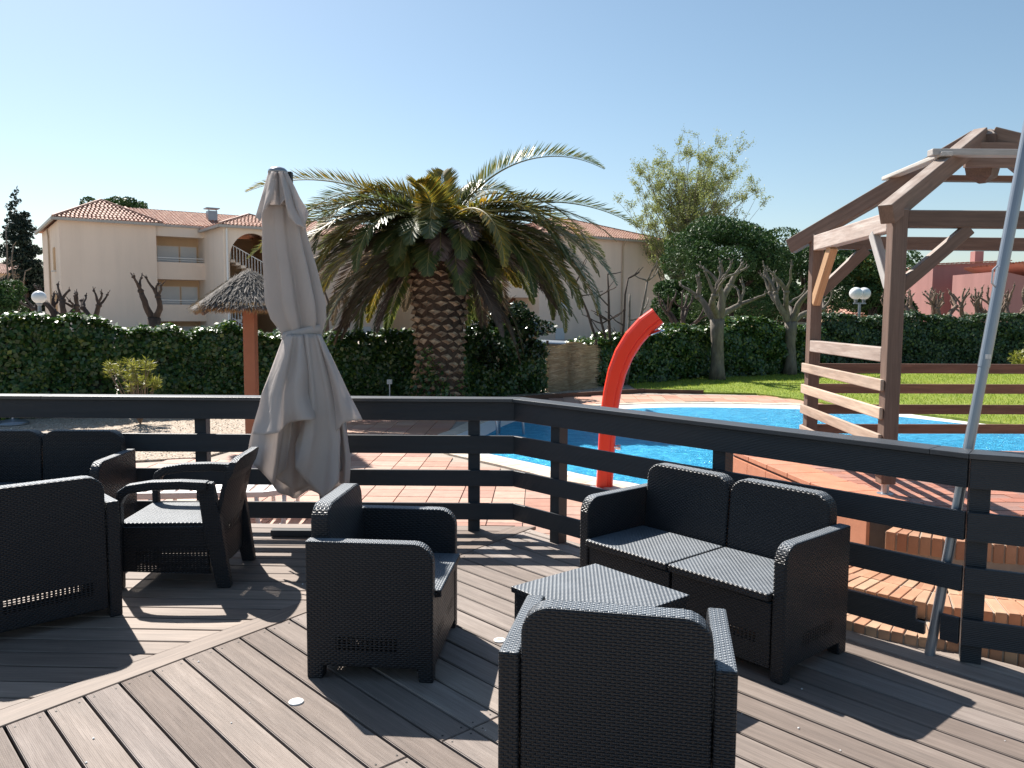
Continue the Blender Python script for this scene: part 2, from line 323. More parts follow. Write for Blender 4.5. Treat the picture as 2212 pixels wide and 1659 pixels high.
# ------------------------------------------------------------------ mesh helpers
class MB:
    def __init__(s): s.v = []; s.f = []
    def add(s, vs, fs):
        o = len(s.v); s.v += [tuple(v) for v in vs]; s.f += [tuple(i + o for i in f) for f in fs]; return s
    def box(s, c, d, rz=0.0, mat=None):
        c = Vector(c); m = mat or Matrix.Rotation(rz, 3, 'Z')
        vs = [c + m @ Vector((x * d[0] / 2, y * d[1] / 2, z * d[2] / 2)) for x in (-1, 1) for y in (-1, 1) for z in (-1, 1)]
        return s.add(vs, [(0, 1, 3, 2), (4, 6, 7, 5), (0, 4, 5, 1), (2, 3, 7, 6), (0, 2, 6, 4), (1, 5, 7, 3)])
    def beam(s, a, b, wd, ht, up=(0, 0, 1)):
        a = Vector(a); b = Vector(b); x = (b - a).normalized(); up = Vector(up)
        y = up.cross(x).normalized(); z = x.cross(y)
        return s.box((a + b) / 2, ((b - a).length, wd, ht), mat=Matrix((x, y, z)).transposed())
    def tube(s, pts, rad, n=8, cap=True, squash=None):
        pts = [Vector(p) for p in pts]; rad = rad if hasattr(rad, '__len__') else [rad] * len(pts)
        rings = []; pv = None
        for i, p in enumerate(pts):
            t = (pts[min(i + 1, len(pts) - 1)] - pts[max(i - 1, 0)]).normalized()
            if pv is None:
                a = Vector((0, 0, 1)) if abs(t.z) < 0.9 else Vector((0, 1, 0)); pv = t.cross(a).normalized()
            pv = (pv - t * pv.dot(t)).normalized(); q = t.cross(pv)
            rings.append([p + (pv * math.cos(2 * math.pi * k / n) * (squash or 1) + q * math.sin(2 * math.pi * k / n)) * rad[i] for k in range(n)])
        vs = [v for r in rings for v in r]; fs = []
        for i in range(len(pts) - 1):
            for k in range(n): fs.append((i * n + k, i * n + (k + 1) % n, (i + 1) * n + (k + 1) % n, (i + 1) * n + k))
        if cap: fs += [tuple(range(n))[::-1], tuple(range((len(pts) - 1) * n, len(pts) * n))]
        return s.add(vs, fs)
    def lathe(s, prof, c=(0, 0, 0), n=24):
        c = Vector(c); vs = [c + Vector((r * math.cos(2 * math.pi * k / n), r * math.sin(2 * math.pi * k / n), z)) for r, z in prof for k in range(n)]
        fs = [(i * n + k, i * n + (k + 1) % n, (i + 1) * n + (k + 1) % n, (i + 1) * n + k) for i in range(len(prof) - 1) for k in range(n)]
        fs += [tuple(range(n))[::-1], tuple(range((len(prof) - 1) * n, len(prof) * n))]
        return s.add(vs, fs)
    def prism(s, poly, z0, z1):
        n = len(poly); vs = [(p[0], p[1], z0) for p in poly] + [(p[0], p[1], z1) for p in poly]
        return s.add(vs, [tuple(range(n))[::-1], tuple(range(n, 2 * n))] + [(i, (i + 1) % n, n + (i + 1) % n, n + i) for i in range(n)])
    def extr(s, poly, axis, a, b):  # poly in the plane normal to axis ('x' -> (y,z), 'y' -> (x,z))
        n = len(poly)
        mk = (lambda p, t: (t, p[0], p[1])) if axis == 'x' else (lambda p, t: (p[0], t, p[1]))
        vs = [mk(p, a) for p in poly] + [mk(p, b) for p in poly]
        return s.add(vs, [tuple(range(n))[::-1], tuple(range(n, 2 * n))] + [(i, (i + 1) % n, n + (i + 1) % n, n + i) for i in range(n)])
    def mesh(s, name, smooth=False):
        me = bpy.data.meshes.new(name); me.from_pydata(s.v, [], s.f); me.validate()
        if s.f:
            bm = bmesh.new(); bm.from_mesh(me); bmesh.ops.recalc_face_normals(bm, faces=bm.faces); bm.to_mesh(me); bm.free()
        if smooth: me.polygons.foreach_set('use_smooth', [True] * len(me.polygons))
        return me
def add(name, me, mat=None, parent=None, loc=None, rz=None, bevel=0, smooth=False, kind=None):
    if isinstance(me, MB): me = me.mesh(name, smooth)
    if mat is not None and not me.materials: me.materials.append(M[mat] if isinstance(mat, str) else mat)
    o = bpy.data.objects.new(name, me); C.objects.link(o)
    if parent: o.parent = parent
    if loc is not None: o.location = loc
    if rz is not None: o.rotation_euler = (0, 0, rz)
    if bevel:
        b = o.modifiers.new('b', 'BEVEL'); b.width = bevel; b.segments = 2; b.limit_method = 'ANGLE'
    if kind: o['kind'] = kind
    return o
def tag(o, label, cat, group=None):
    o['label'] = label; o['category'] = cat
    if group: o['group'] = group
    return o
def thing(name, label, cat, loc=(0, 0, 0), rz=0.0, group=None):
    o = bpy.data.objects.new(name, None); C.objects.link(o); o.location = loc; o.rotation_euler = (0, 0, rz); o.empty_display_size = 0.1
    return tag(o, label, cat, group)
def dup(root, loc, rz, label, group=None):
    r = root.copy(); C.objects.link(r); r.location = loc; r.rotation_euler = (0, 0, rz); r['label'] = label
    if group: r['group'] = group
    for ch in root.children:
        c = ch.copy(); C.objects.link(c); c.parent = r
        for g in ch.children:
            d = g.copy(); C.objects.link(d); d.parent = c
    return r
def quads(name, P0, U, V, mat, parent=None, fold=False, kind=None, tri=False):
    """many little leaf faces: centre P0, half axes U, V (numpy n x 3); a leaf is a pointed rhombus"""
    n = len(P0)
    if tri: vs = np.stack([P0 - U, P0 + U, P0 + V], 1).reshape(-1, 3); k = 3
    else: vs = np.stack([P0 - V, P0 + U, P0 + V, P0 - U], 1).reshape(-1, 3); k = 4
    me = bpy.data.meshes.new(name); me.vertices.add(n * k); me.vertices.foreach_set('co', vs.astype(np.float32).ravel())
    me.loops.add(n * k); me.loops.foreach_set('vertex_index', np.arange(n * k, dtype=np.int32))
    me.polygons.add(n); me.polygons.foreach_set('loop_start', np.arange(0, n * k, k, dtype=np.int32))
    me.update(calc_edges=True)
    return add(name, me, mat, parent, kind=kind)
def rvec(n, rg):
    a = rg.normal(size=(n, 3)); return a / np.linalg.norm(a, axis=1)[:, None]
def leaves(name, pts, size, mat, parent, seed=1, aspect=0.55, bias=None, kind=None, drop=0.0):
    rg = np.random.default_rng(seed); n = len(pts); U = rvec(n, rg); W = rvec(n, rg)
    if bias is not None: W = W * 0.9 + np.array(bias)[None, :] if np.ndim(bias) == 1 else W * 0.9 + bias
    N = W / np.linalg.norm(W, axis=1)[:, None]
    U = U - N * np.sum(U * N, 1)[:, None]; U /= np.linalg.norm(U, axis=1)[:, None]
    if drop: 
        U[:, 2] -= drop; U /= np.linalg.norm(U, axis=1)[:, None]
    V = np.cross(N, U); sz = (size * rg.uniform(0.6, 1.25, n))[:, None]
    return quads(name, np.asarray(pts), V * sz * aspect, U * sz, mat, parent, kind=kind)
def blob(c, r, n, rg, shell=0.55, low=None):
    d = rvec(n, rg); rad = rg.uniform(shell, 1.0, n) ** 0.6
    p = d * rad[:, None] * np.array(r)[None, :]
    if low is not None: p = p[d[:, 2] > low]
    return p + np.array(c)[None, :]

# ------------------------------------------------------------------ ground and water
GZ = -0.3
gm = MB().add([(-700, -60, -0.9), (700, -60, -0.9), (700, 900, -0.9), (-700, 900, -0.9)], [(0, 1, 2, 3)])
add('ground', gm, 'ground', kind='structure')
def poly_obj(name, pts, z, mat, kind='structure', th=0.3):
    return add(name, MB().prism(pts, z - th, z), mat, kind=kind)

water_pts = [(-0.35, 12.9), (-0.2, 13.67), (0.2, 14.8), (1.33, 15.97), (2.9, 16.66), (3.9, 16.8), (5.95, 16.57), (6.6, 16.2), (7.3, 15.6), (8.2, 14.3), (8.8, 13.2), (10.4, 11), (10.6, 7.0),
             (2.25, 6.95), (2.05, 7.9), (1.56, 9.1), (1.0, 9.47), (0.48, 10.16), (-0.1, 10.83), (-0.47, 11.25), (-0.62, 12.1)]
def outset(pts, d):
    n = len(pts); out = []
    A = sum(pts[i][0] * pts[(i + 1) % n][1] - pts[(i + 1) % n][0] * pts[i][1] for i in range(n)); sg = 1 if A > 0 else -1
    for i in range(n):
        p0 = Vector(pts[i - 1]); p1 = Vector(pts[i]); p2 = Vector(pts[(i + 1) % n])
        a = (p1 - p0).normalized(); b = (p2 - p1).normalized()
        na = Vector((a.y, -a.x)) * sg; nb = Vector((b.y, -b.x)) * sg; m = (na + nb).normalized()
        out.append(tuple(p1 + m * d / max(0.5, m.dot(na))))
    return out
def resample(pts, step):
    out = []
    for i in range(len(pts)):
        a = Vector(pts[i]); b = Vector(pts[(i + 1) % len(pts)]); k = max(1, round((b - a).length / step))
        out += [tuple(a + (b - a) * j / k) for j in range(k)]
    return out
def smoothp(pts, it=2):
    for _ in range(it):
        o = []
        for i in range(len(pts)):
            a = Vector(pts[i]); b = Vector(pts[(i + 1) % len(pts)]); o += [tuple(a * 0.75 + b * 0.25), tuple(a * 0.25 + b * 0.75)]
        pts = o
    return pts
wp = resample(smoothp(water_pts, 2), 0.3)
add('pool_water', MB().prism(wp, -1.7, -0.335), 'water', kind='structure')
rim = outset(wp, 0.36)
n = len(wp); vs = [(x, y, -0.342) for x, y in wp] + [(x, y, -0.297) for x, y in rim]
add('pool_rim', MB().add(vs, [(i, (i + 1) % n, n + (i + 1) % n, n + i) for i in range(n)]), 'pwhite', kind='structure')
# flat ground of the pool terrace with a hole for the pool: built as strips around it
def ring_sheet(name, inner, outer, z, mat, kind='structure'):
    k = len(inner); vs = [(x, y, z) for x, y in inner] + [(x, y, z) for x, y in outer]
    return add(name, MB().add(vs, [(i, (i + 1) % k, k + (i + 1) % k, k + i) for i in range(k)]), mat, kind=kind)
cx, cy = 4.5, 11.5
def outer_at(p):
    d = Vector((p[0] - cx, p[1] - cy)).normalized()
    t = 1e9
    for (nx, ny, c) in ((1, 0, 40), (-1, 0, 30), (0, 1, 60), (0, -1, 2)):
        q = nx * d.x + ny * d.y
        if q > 1e-6: t = min(t, (c - (nx * cx + ny * cy)) / q)
    return (cx + d.x * t, cy + d.y * t)
r2 = outset(wp, 0.55)
terr = ring_sheet('pool_terrace', rim, [outer_at(p) for p in r2], -0.312, 'grout')
# cream coping stones round the pool
cop = resample(smoothp(outset(water_pts, 0.36), 2), 0.42); cop2 = outset(cop, 0.26)
for i in range(len(cop)):
    j = (i + 1) % len(cop)
    if cop[i][1] < 7.6: continue
    q = [Vector(p) for p in (cop[i], cop[j], cop2[j], cop2[i])]; cc = sum(q, Vector((0, 0))) / 4
    add('coping_stone', MB().prism([tuple(cc + (p - cc) * 0.975) for p in q], -0.33, -0.285 + rnd.uniform(-.002, .002)), 'coping', terr)

# lawn, gravel bed, edging
lawn_pts = [(3.1, 19.6), (3.1, 22.2), (9.2, 26.6), (12.0, 27.6), (30, 27.6), (30, 8), (11.0, 8), (10.9, 11.2), (9.5, 13.1), (8.6, 13.95), (7.5, 15.9), (6.9, 16.6), (6.3, 18.2), (5.8, 19.15)]
add('lawn', MB().prism(lawn_pts, -0.5, -0.265), 'lawn', kind='structure')
grav_pts = [(-14, 8.6), (-6.6, 9.4), (-4.0, 10.4), (-3.75, 11.4), (-3.4, 13.2), (-2.9, 15.0), (-0.4, 16.9), (0.6, 17.95), (3.2, 19.6), (3.1, 22.4), (-1, 20.5), (-14, 14)]
add('gravel_bed', MB().prism(grav_pts, -0.5, -0.285), 'gravel', kind='structure')
eg = MB()
for a, b in ((( -2.9, 14.98), (0.6, 17.93)), ((0.6, 17.93), (3.2, 19.55))): eg.beam((*a, -0.27), (*b, -0.27), 0.05, 0.12)
eg.beam((3.2, 19.55, -0.27), (4.6, 19.35, -0.27), 0.05, 0.1)
tag(add('garden_edging', eg, 'corten'), 'rusty brown edging strip between gravel bed and pool terrace', 'garden edging')
rg = np.random.default_rng(3)
def inside(p, poly):
    r = False; j = len(poly) - 1
    for i in range(len(poly)):
        if (poly[i][1] > p[1]) != (poly[j][1] > p[1]) and p[0] < (poly[j][0] - poly[i][0]) * (p[1] - poly[i][1]) / (poly[j][1] - poly[i][1]) + poly[i][0]: r = not r
        j = i
    return r
pts = [(x, y) for x, y in zip(rg.uniform(-8, 3.2, 15000), rg.uniform(9.4, 20, 15000)) if inside((x, y), grav_pts)]
ov, of = [], []
oct_f = [(0, 2, 4), (2, 1, 4), (1, 3, 4), (3, 0, 4)]
for x, y in pts:
    s_ = rnd.uniform(.008, .02); a = rnd.random() * 3; k = len(ov); e = rnd.uniform(.6, 1)
    for dx, dy, dz in ((1, 0, 0), (-1, 0, 0), (0, e, 0), (0, -e, 0), (0.2, 0, .8)):
        ov.append((x + (dx * math.cos(a) - dy * math.sin(a)) * s_, y + (dx * math.sin(a) + dy * math.cos(a)) * s_, -0.287 + dz * s_))
    of += [tuple(k + i for i in f) for f in oct_f]
add('gravel', MB().add(ov, of), 'stones', kind='stuff')
gp = [(x, y) for x, y in zip(rg.uniform(3, 17, 90000), rg.uniform(12, 27.6, 90000)) if inside((x, y), lawn_pts)][:42000]
gp = np.array([(x, y, -0.266) for x, y in gp]); k = len(gp); a = rg.uniform(0, 6.28, k)
U = np.stack([np.cos(a), np.sin(a), a * 0], 1) * 0.006; V = np.stack([rg.normal(0, .02, k), rg.normal(0, .02, k), rg.uniform(.03, .07, k)], 1)
quads('grass', gp, U, V, 'grass', kind='stuff', tri=True)

# terracotta tiles on the pool terrace
tp = 0.33; ang = R(-2.0); u1 = Vector((math.cos(ang), math.sin(ang))); u2 = Vector((-math.sin(ang), math.cos(ang)))
tm = MB().box((0, 0, 0), (tp - 0.012, tp - 0.012, 0.03)).mesh('tile')
cand = []
for i in range(-30, 20):
    for j in range(-2, 42):
        p = Vector((-0.1, 6.05)) + u1 * (i * tp) + u2 * (j * tp)
        if p.y < 5.9 or p.y > 19 or p.x < -7 or p.x > 6.6: continue
        if p.y < 6.6 and p.x > 1.7: continue
        if inside(p, outset(wp, 0.72)) or inside(p, outset(grav_pts, 0.12)) or inside(p, lawn_pts): continue
        if p.x > 0.1 and (p.x - 0.1) * 0.73 + (p.y - 5.95) * 0.68 < 0: continue
        d = p.length; vis = abs((p.x) / p.y) < 0.72
        cand.append((d if vis else d + 50, p))
cand.sort(key=lambda t: t[0])
for d, p in cand[:296]:
    add('tile', tm, 'ttile', terr, (p.x, p.y, -0.312 + rnd.uniform(-.0015, .0015)), ang)
mb = MB()
for d, p in cand[296:]: mb.box((p.x, p.y, -0.312), (tp - 0.012, tp - 0.012, 0.03), ang)
far = add('tile_field', mb, 'ttile', terr, kind='stuff')
s = NT('terracotta_tile_far'); k = s.ramp(s.rand(True), [(0, (0.43, 0.215, 0.145)), (0.4, (0.50, 0.29, 0.20)), (0.7, (0.53, 0.34, 0.25)), (1, (0.41, 0.2, 0.15))]); s.fin(k, 0.6)
far.data.materials[0] = s.m

# ------------------------------------------------------------------ deck
def clip(poly, nx, ny, c):   # keep nx*x+ny*y <= c
    out = []
    for i in range(len(poly)):
        a, b = poly[i], poly[(i + 1) % len(poly)]; da = nx * a[0] + ny * a[1] - c; db = nx * b[0] + ny * b[1] - c
        if da <= 0: out.append(a)
        if (da < 0 < db) or (db < 0 < da):
            t = da / (da - db); out.append((a[0] + (b[0] - a[0]) * t, a[1] + (b[1] - a[1]) * t))
    return out
deck = add('deck', MB().prism([(-6, 0.2), (3.6, 0.2), (3.6, 2.55), (2.33, 3.53), (1.77, 4.05), (0.47, 5.5), (0.08, 5.92), (-6, 6.0)], -0.20, -0.11), 'dark', kind='structure')  # dark slab added below the planks to keep light out of the gaps
divd = Vector((math.cos(R(54.2)), math.sin(R(54.2)))); divn = Vector((-divd.y, divd.x)); dp0 = Vector((-1.112, 4.292))
dc = divn.dot(dp0)
def plank(poly, ang, mat, z=0.0, th=0.026):
    if len(poly) < 3: return
    c = Vector((sum(p[0] for p in poly) / len(poly), sum(p[1] for p in poly) / len(poly)))
    ca, sa = math.cos(-ang), math.sin(-ang)
    lp = [((p[0] - c.x) * ca - (p[1] - c.y) * sa, (p[0] - c.x) * sa + (p[1] - c.y) * ca) for p in poly]
    if max(p[0] for p in lp) - min(p[0] for p in lp) < 0.03: return
    # top face slightly inset = eased edges
    mb = MB(); n = len(lp); e = 0.0035
    ins = [(p[0] * (1 - e / max(abs(p[0]), .02)) , p[1] * (1 - e / max(abs(p[1]), .02))) for p in lp]
    vs = [(p[0], p[1], -th) for p in lp] + [(p[0], p[1], -0.003) for p in lp] + [(p[0], p[1], 0) for p in ins]
    fs = [tuple(range(n))[::-1], tuple(range(2 * n, 3 * n))]
    for lv in (0, 1): fs += [(lv * n + i, lv * n + (i + 1) % n, (lv + 1) * n + (i + 1) % n, (lv + 1) * n + i) for i in range(n)]
    mb.add(vs, fs)
    add('plank', mb, mat, deck, (c.x, c.y, z + rnd.uniform(-.0012, .0012)), ang)
NB = (0.1 * 0, 0)
outA = [(-5.5, 0.3), (3.5, 0.3), (3.5, 2.65), (2.36, 3.56), (1.775, 4.075), (0.475, 5.53), (0.09, 5.955), (-0.1, 5.955), (-5.5, 5.955)]
outC = [(-5.8, 0.3), (0, 0.3), (0.075, 6.0), (-5.8, 6.06)]
screws = MB()
aA = R(132.3); nA = Vector((-math.sin(aA), math.cos(aA))); dA = Vector((math.cos(aA), math.sin(aA)))
pit, gap = 0.1487, 0.0125
base = clip(outA, divn.x, divn.y, dc - 0.0745)
for k in range(-40, 30):
    lo = -0.573 + k * pit + gap / 2; hi = lo + pit - gap
    p = clip(clip(base, nA.x, nA.y, hi), -nA.x, -nA.y, -lo)
    if len(p) < 3: continue
    # butt joints, staggered over the joists
    joint = (-2.2, 2.32, 99)[(k // 2) % 3] if k % 7 else 2.32
    for sgn, c in ((1, joint - 0.003), (-1, -joint - 0.003)):
        q = clip(p, sgn * dA.x, sgn * dA.y, c)
        if len(q) > 2: plank(q, aA, 'deckA')
    # screw heads at the divider end
    mid = nA * ((lo + hi) / 2); t = (dc - 0.11 - divn.dot(mid)) / divn.dot(dA)
    for off in (-0.045, 0.045):
        e = mid + nA * off; tt = (dc - 0.115 - divn.dot(e)) / divn.dot(dA); q = e + dA * tt
        if inside(q, outA): screws.lathe([(0.0042, 0.0), (0.0042, 0.0016), (0.002, 0.0018)], (q.x, q.y, 0.0), 7)
        for jt in ((joint - 0.03), (joint + 0.03)):
            q = nA * ((lo + hi) / 2 + off) + dA * jt
            if inside(q, base): screws.lathe([(0.0042, 0.0), (0.0042, 0.0016), (0.002, 0.0018)], (q.x, q.y, 0.0), 7)
aC = R(178.2); nC = Vector((-math.sin(aC), math.cos(aC)))
base = clip(outC, -divn.x, -divn.y, -(dc + 0.0745))
for k in range(-45, 30):
    lo = -3.29 + k * pit + gap / 2 - .02; hi = lo + pit - gap
    p = clip(clip(base, nC.x, nC.y, hi), -nC.x, -nC.y, -lo)
    if len(p) < 3: continue
    cut = -3.1 - (k % 2) * 0.9
    q = clip(p, 1, 0, cut - .003); r_ = clip(p, -1, 0, -cut - .003)
    for t_ in (q, r_):
        if len(t_) > 2: plank(t_, aC, 'deckC')
p = clip(clip([(-4, 0.3), (0.2, 0.3), (0.2, 5.97), (-4, 5.97)], divn.x, divn.y, dc + 0.0715), -divn.x, -divn.y, -(dc - 0.0715))
plank(p, R(54.2), 'deckC', 0.003)
add('screw_heads', screws, 'black', deck, kind='stuff')
gr = MB(); q_ = random.Random(9)
for i in range(46):
    x_, y_ = q_.uniform(-1.9, 2.0), q_.uniform(1.9, 4.8); r_ = q_.uniform(.002, .0055); gr.lathe([(r_ * .6, 0), (r_, r_ * .5), (r_ * .4, r_)], (x_, y_, 0.0005), 6)
add('grit', gr, 'white', kind='stuff')
dl = thing('deck_light', 'white ringed deck light set in the boards in front of the middle armchair', 'deck light', G(640, 1517, 0.0), group='recessed deck lights')
add('ring', MB().lathe([(0.031, 0), (0.031, 0.004), (0.028, 0.006), (0.018, 0.007), (0.017, 0.004)], n=28), 'white', dl, smooth=True)
add('lens', MB().lathe([(0.0165, 0.0), (0.0165, 0.0055), (0.008, 0.006)], n=20), 'trim', dl)
dup(dl, G(1080, 1384, 0.0), 0, 'white ringed deck light half hidden by the nearest armchair', 'recessed deck lights')

# ------------------------------------------------------------------ railing
rail = thing('deck_railing', 'anthracite composite railing of four wide boards round the deck', 'railing')
K0, K1, K2 = Vector((-6.0, 5.86)), Vector((0.02, 5.82)), Vector((2.07, 3.615)); K3 = K2 + Vector((math.cos(R(-25)), math.sin(R(-25)))) * 2.2
ZR = [(0.822, 0.957), (0.580, 0.712), (0.340, 0.458), (0.092, 0.214)]
def board(a, b, z0, z1, th=0.025, inset=0.004, notch=None):
    d = (b - a).normalized(); a = a + d * inset; b = b - d * inset; L = (b - a).length; c = (a + b) / 2
    if notch:
        n0, n1, nz = notch
        poly = [(-L / 2, z0), (L / 2, z0), (L / 2, nz), (n0 - L / 2, nz), (n0 - L / 2, z1), (-L / 2, z1)]
        mb = MB().extr([(x, z - (z0 + z1) / 2) for x, z in poly], 'y', -th / 2, th / 2)
    else: mb = MB().box((0, 0, 0), (L, th, z1 - z0))
    return add('rail_board', mb, 'comp', rail, (c.x, c.y, (z0 + z1) / 2), math.atan2(d.y, d.x), bevel=0.003)
for a, b, nb in ((K0, K1, None), (K1, K2, True), (K2, K3, None)):
    for i, (z0, z1) in enumerate(ZR):
        L = (b - a).length
        if nb and i == 3:
            dd_ = (b - a).normalized(); m1 = a + dd_ * (L - 0.150); m2 = a + dd_ * (L - 0.088)
            board(a, m1, z0, z1, inset=.002, notch=(L - 0.195, 9, 0.150)); board(m2, b, z0, z1)
        else: board(a, b, z0, z1)
    d = (b - a).normalized(); nrm = Vector((-d.y, d.x)); segs = 3 if nb is None and a is K0 else 1
def cap(pts, name='cap_board'):
    add(name, MB().prism([tuple(p) for p in pts], 0.959, 0.984), 'compcap', rail, bevel=0.003)
def off(p, d, s): return p + Vector((-d.y, d.x)) * s
d0 = (K1 - K0).normalized(); d1 = (K2 - K1).normalized(); d2 = (K3 - K2).normalized()
m01 = ((Vector((-d0.y, d0.x)) + Vector((-d1.y, d1.x))).normalized()); m12 = ((Vector((-d1.y, d1.x)) + Vector((-d2.y, d2.x))).normalized())
WI, WO = -0.035, 0.115
J = K0 + d0 * 2.6
cap([off(K0, d0, WI), off(J, d0, WI) - d0 * .001, off(J, d0, WO) - d0 * .001, off(K0, d0, WO)])
cap([off(J, d0, WI) + d0 * .001, K1 + m01 * WI * 1.08 - d0 * .001, K1 + m01 * WO * 1.08 - d0 * .001, off(J, d0, WO) + d0 * .001])
J2 = K2 - d1 * 0.16
cap([K1 + m01 * WI * 1.08 + d1 * .001, off(J2, d1, WI) - d1 * .001, off(J2, d1, WO) - d1 * .001, K1 + m01 * WO * 1.08 + d1 * .001])
cap([off(J2, d1, WI) + d1 * .001, K2 + m12 * WI - d1 * .001, K2 + m12 * WO - d1 * .001, off(J2, d1, WO) + d1 * .001])
cap([K2 + m12 * WI + d2 * .001, off(K3, d2, WI), off(K3, d2, WO), K2 + m12 * WO + d2 * .001])
def post(c, ang): add('rail_post', MB().box((0, 0, 0.4785), (0.085, 0.085, 0.957)), 'comp', rail, (c.x, c.y, 0), ang, bevel=0.003)
for x in (-5.2, -2.28 + 0.0, -0.275): post(Vector((x, 5.86 + 0.056)) if x < -1 else Vector((x, 5.878)), math.atan2(d0.y, d0.x))
post(off(K1 + d1 * 0.395, d1, 0.056), math.atan2(d1.y, d1.x))
post(off(K1 + d1 * 1.70, d1, 0.056), math.atan2(d1.y, d1.x))
post(off(K2 + d2 * 0.05, d2, 0.062), math.atan2(d2.y, d2.x))

# ------------------------------------------------------------------ raised brick terrace and steps
TZ = 0.46
tpoly = [(1.84, 6.64), (2.02, 5.36), (2.16, 4.78), (2.5, 4.62), (3.0, 4.5), (4.2, 4.45), (6.5, 4.6), (6.5, 6.95)]
rt = add('raised_terrace', MB().prism(tpoly, -0.5, TZ - 0.012), 'dgrout', kind='structure')
# coping tiles on the left edge, pavers inside
edge = [Vector(p) for p in tpoly[:3]]
for (a, b) in ((edge[0], edge[1]), (edge[1], edge[2])):
    d = (b - a); L = d.length; d.normalize(); nn = Vector((-d.y, d.x)); k = max(1, round(L / 0.3))
    for i in range(k):
        c = a + d * (L * (i + .5) / k)
        c2 = c + nn * 0.13
        add('edge_tile', MB().box((0, 0, 0), (L / k - 0.006, 0.29, 0.035)), 'clad', rt, (c2.x, c2.y, TZ), math.atan2(d.y, d.x), bevel=0.004)
        for r_ in range(2):
            cw = c - nn * 0.012
            add('wall_tile', MB().box((0, 0, 0), (L / k - 0.006, 0.024, 0.33)), 'clad', rt, (cw.x, cw.y, TZ - 0.03 - 0.17 - r_ * 0.337), math.atan2(d.y, d.x))
pm = MB().box((0, 0, 0), (0.207, 0.099, 0.03)).mesh('paver')
pmb = MB(); cnt = 0
inn = [(2.13, 6.62), (2.31, 5.4), (2.42, 4.92), (2.5, 4.66), (3.0, 4.54), (4.2, 4.5), (6.4, 4.65), (6.4, 6.9)]
for j in range(25):
    for i in range(22):
        x = 1.95 + i * 0.2125 + (j % 2) * 0.106; y = 4.58 + j * 0.1045
        if not inside((x + .13, y + .02), inn) or x > 6.3: continue
        if cnt < 292 and x < 2.2 + y * 0.33: add('paver', pm, 'paver', rt, (x, y, TZ - 0.004 + rnd.uniform(-.002, .002)), rnd.uniform(-.01, .01)); cnt += 1
        else: pmb.box((x, y, TZ - 0.004 + rnd.uniform(-.002, .002)), (0.207, 0.099, 0.03))
if pmb.v: add('paver_field', pmb, 'paver', rt, kind='stuff')

def steps(name, front, z, depth, courses, label):
    """curved row of bricks on edge along the polyline front (left to right), tops at z"""
    st = thing(name, label, 'step')
    fr = [Vector(p) for p in front]; L = [0]
    for i in range(1, len(fr)): L.append(L[-1] + (fr[i] - fr[i - 1]).length)
    def at(t):
        t = max(0, min(L[-1] - 1e-5, t))
        for i in range(1, len(fr)):
            if L[i] >= t:
                d = (fr[i] - fr[i - 1]).normalized(); return fr[i - 1] + d * (t - L[i - 1]), d
    nB = int(L[-1] / 0.0605); z1 = z; core = MB()
    for kk in range(nB):
        p, d = at((kk + .5) * 0.0605); nn = Vector((-d.y, d.x)); a = math.atan2(d.y, d.x)
        ln = min(depth - .004, 0.215)
        c = p + nn * (ln / 2)
        add('brick', MB().box((0, 0, 0), (0.051, ln, 0.105)), 'brick', st, (c.x, c.y, z - 0.0525 + rnd.uniform(-.0025, .0025)), a + rnd.uniform(-.015, .015), bevel=0.003)
        if depth > 0.3:
            c = p + nn * (0.222 + (depth - .226) / 2)
            add('brick', MB().box((0, 0, 0), (0.051, depth - 0.226, 0.105)), 'brick', st, (c.x, c.y, z - 0.0525 + rnd.uniform(-.0025, .0025)), a + rnd.uniform(-.01, .01), bevel=0.003)
    for cz in range(courses):
        zz = z - 0.113 - cz * 0.115
        for kk in range(nB):
            p, d = at((kk + .5) * 0.0605); nn = Vector((-d.y, d.x)); c = p + nn * 0.035
            add('brick', MB().box((0, 0, 0), (0.051, 0.05, 0.107)), 'brick', st, (c.x, c.y, zz - 0.0535), math.atan2(d.y, d.x), bevel=0.003)
    # mortar bed behind
    mor = MB(); o2 = []
    for p_, q_ in zip(fr[:-1], fr[1:]):
        d = (q_ - p_).normalized(); nn = Vector((-d.y, d.x)); a = p_ + nn * 0.007; b = q_ + nn * 0.007
        mor.prism([tuple(a), tuple(b), tuple(b + nn * (depth + .02)), tuple(a + nn * (depth + .02))], z - 0.5, z - 0.008)
    add('mortar', mor, 'grout', st)
    return st
steps('brick_step', [(1.34, 4.52), (1.56, 4.22), (1.70, 4.02), (1.83, 3.895), (1.97, 3.80), (2.15, 3.73), (2.34, 3.66), (2.6, 3.60), (3.0, 3.57)], 0.05, 0.30, 2, 'lowest curved brick step just beyond the deck railing')
steps('brick_step', [(1.62, 4.55), (1.80, 4.34), (1.935, 4.20), (2.06, 4.09), (2.19, 4.0), (2.32, 3.945), (2.52, 3.88), (2.8, 3.84), (3.2, 3.83)], 0.13, 0.42, 0, 'middle curved brick step with deep tread below the seat wall')
steps('brick_step', [(2.155, 4.575), (2.25, 4.49), (2.40, 4.40), (2.57, 4.345), (2.78, 4.29), (3.1, 4.25), (3.5, 4.24)], 0.36, 0.22, 1, 'topmost curved brick step against the raised terrace')

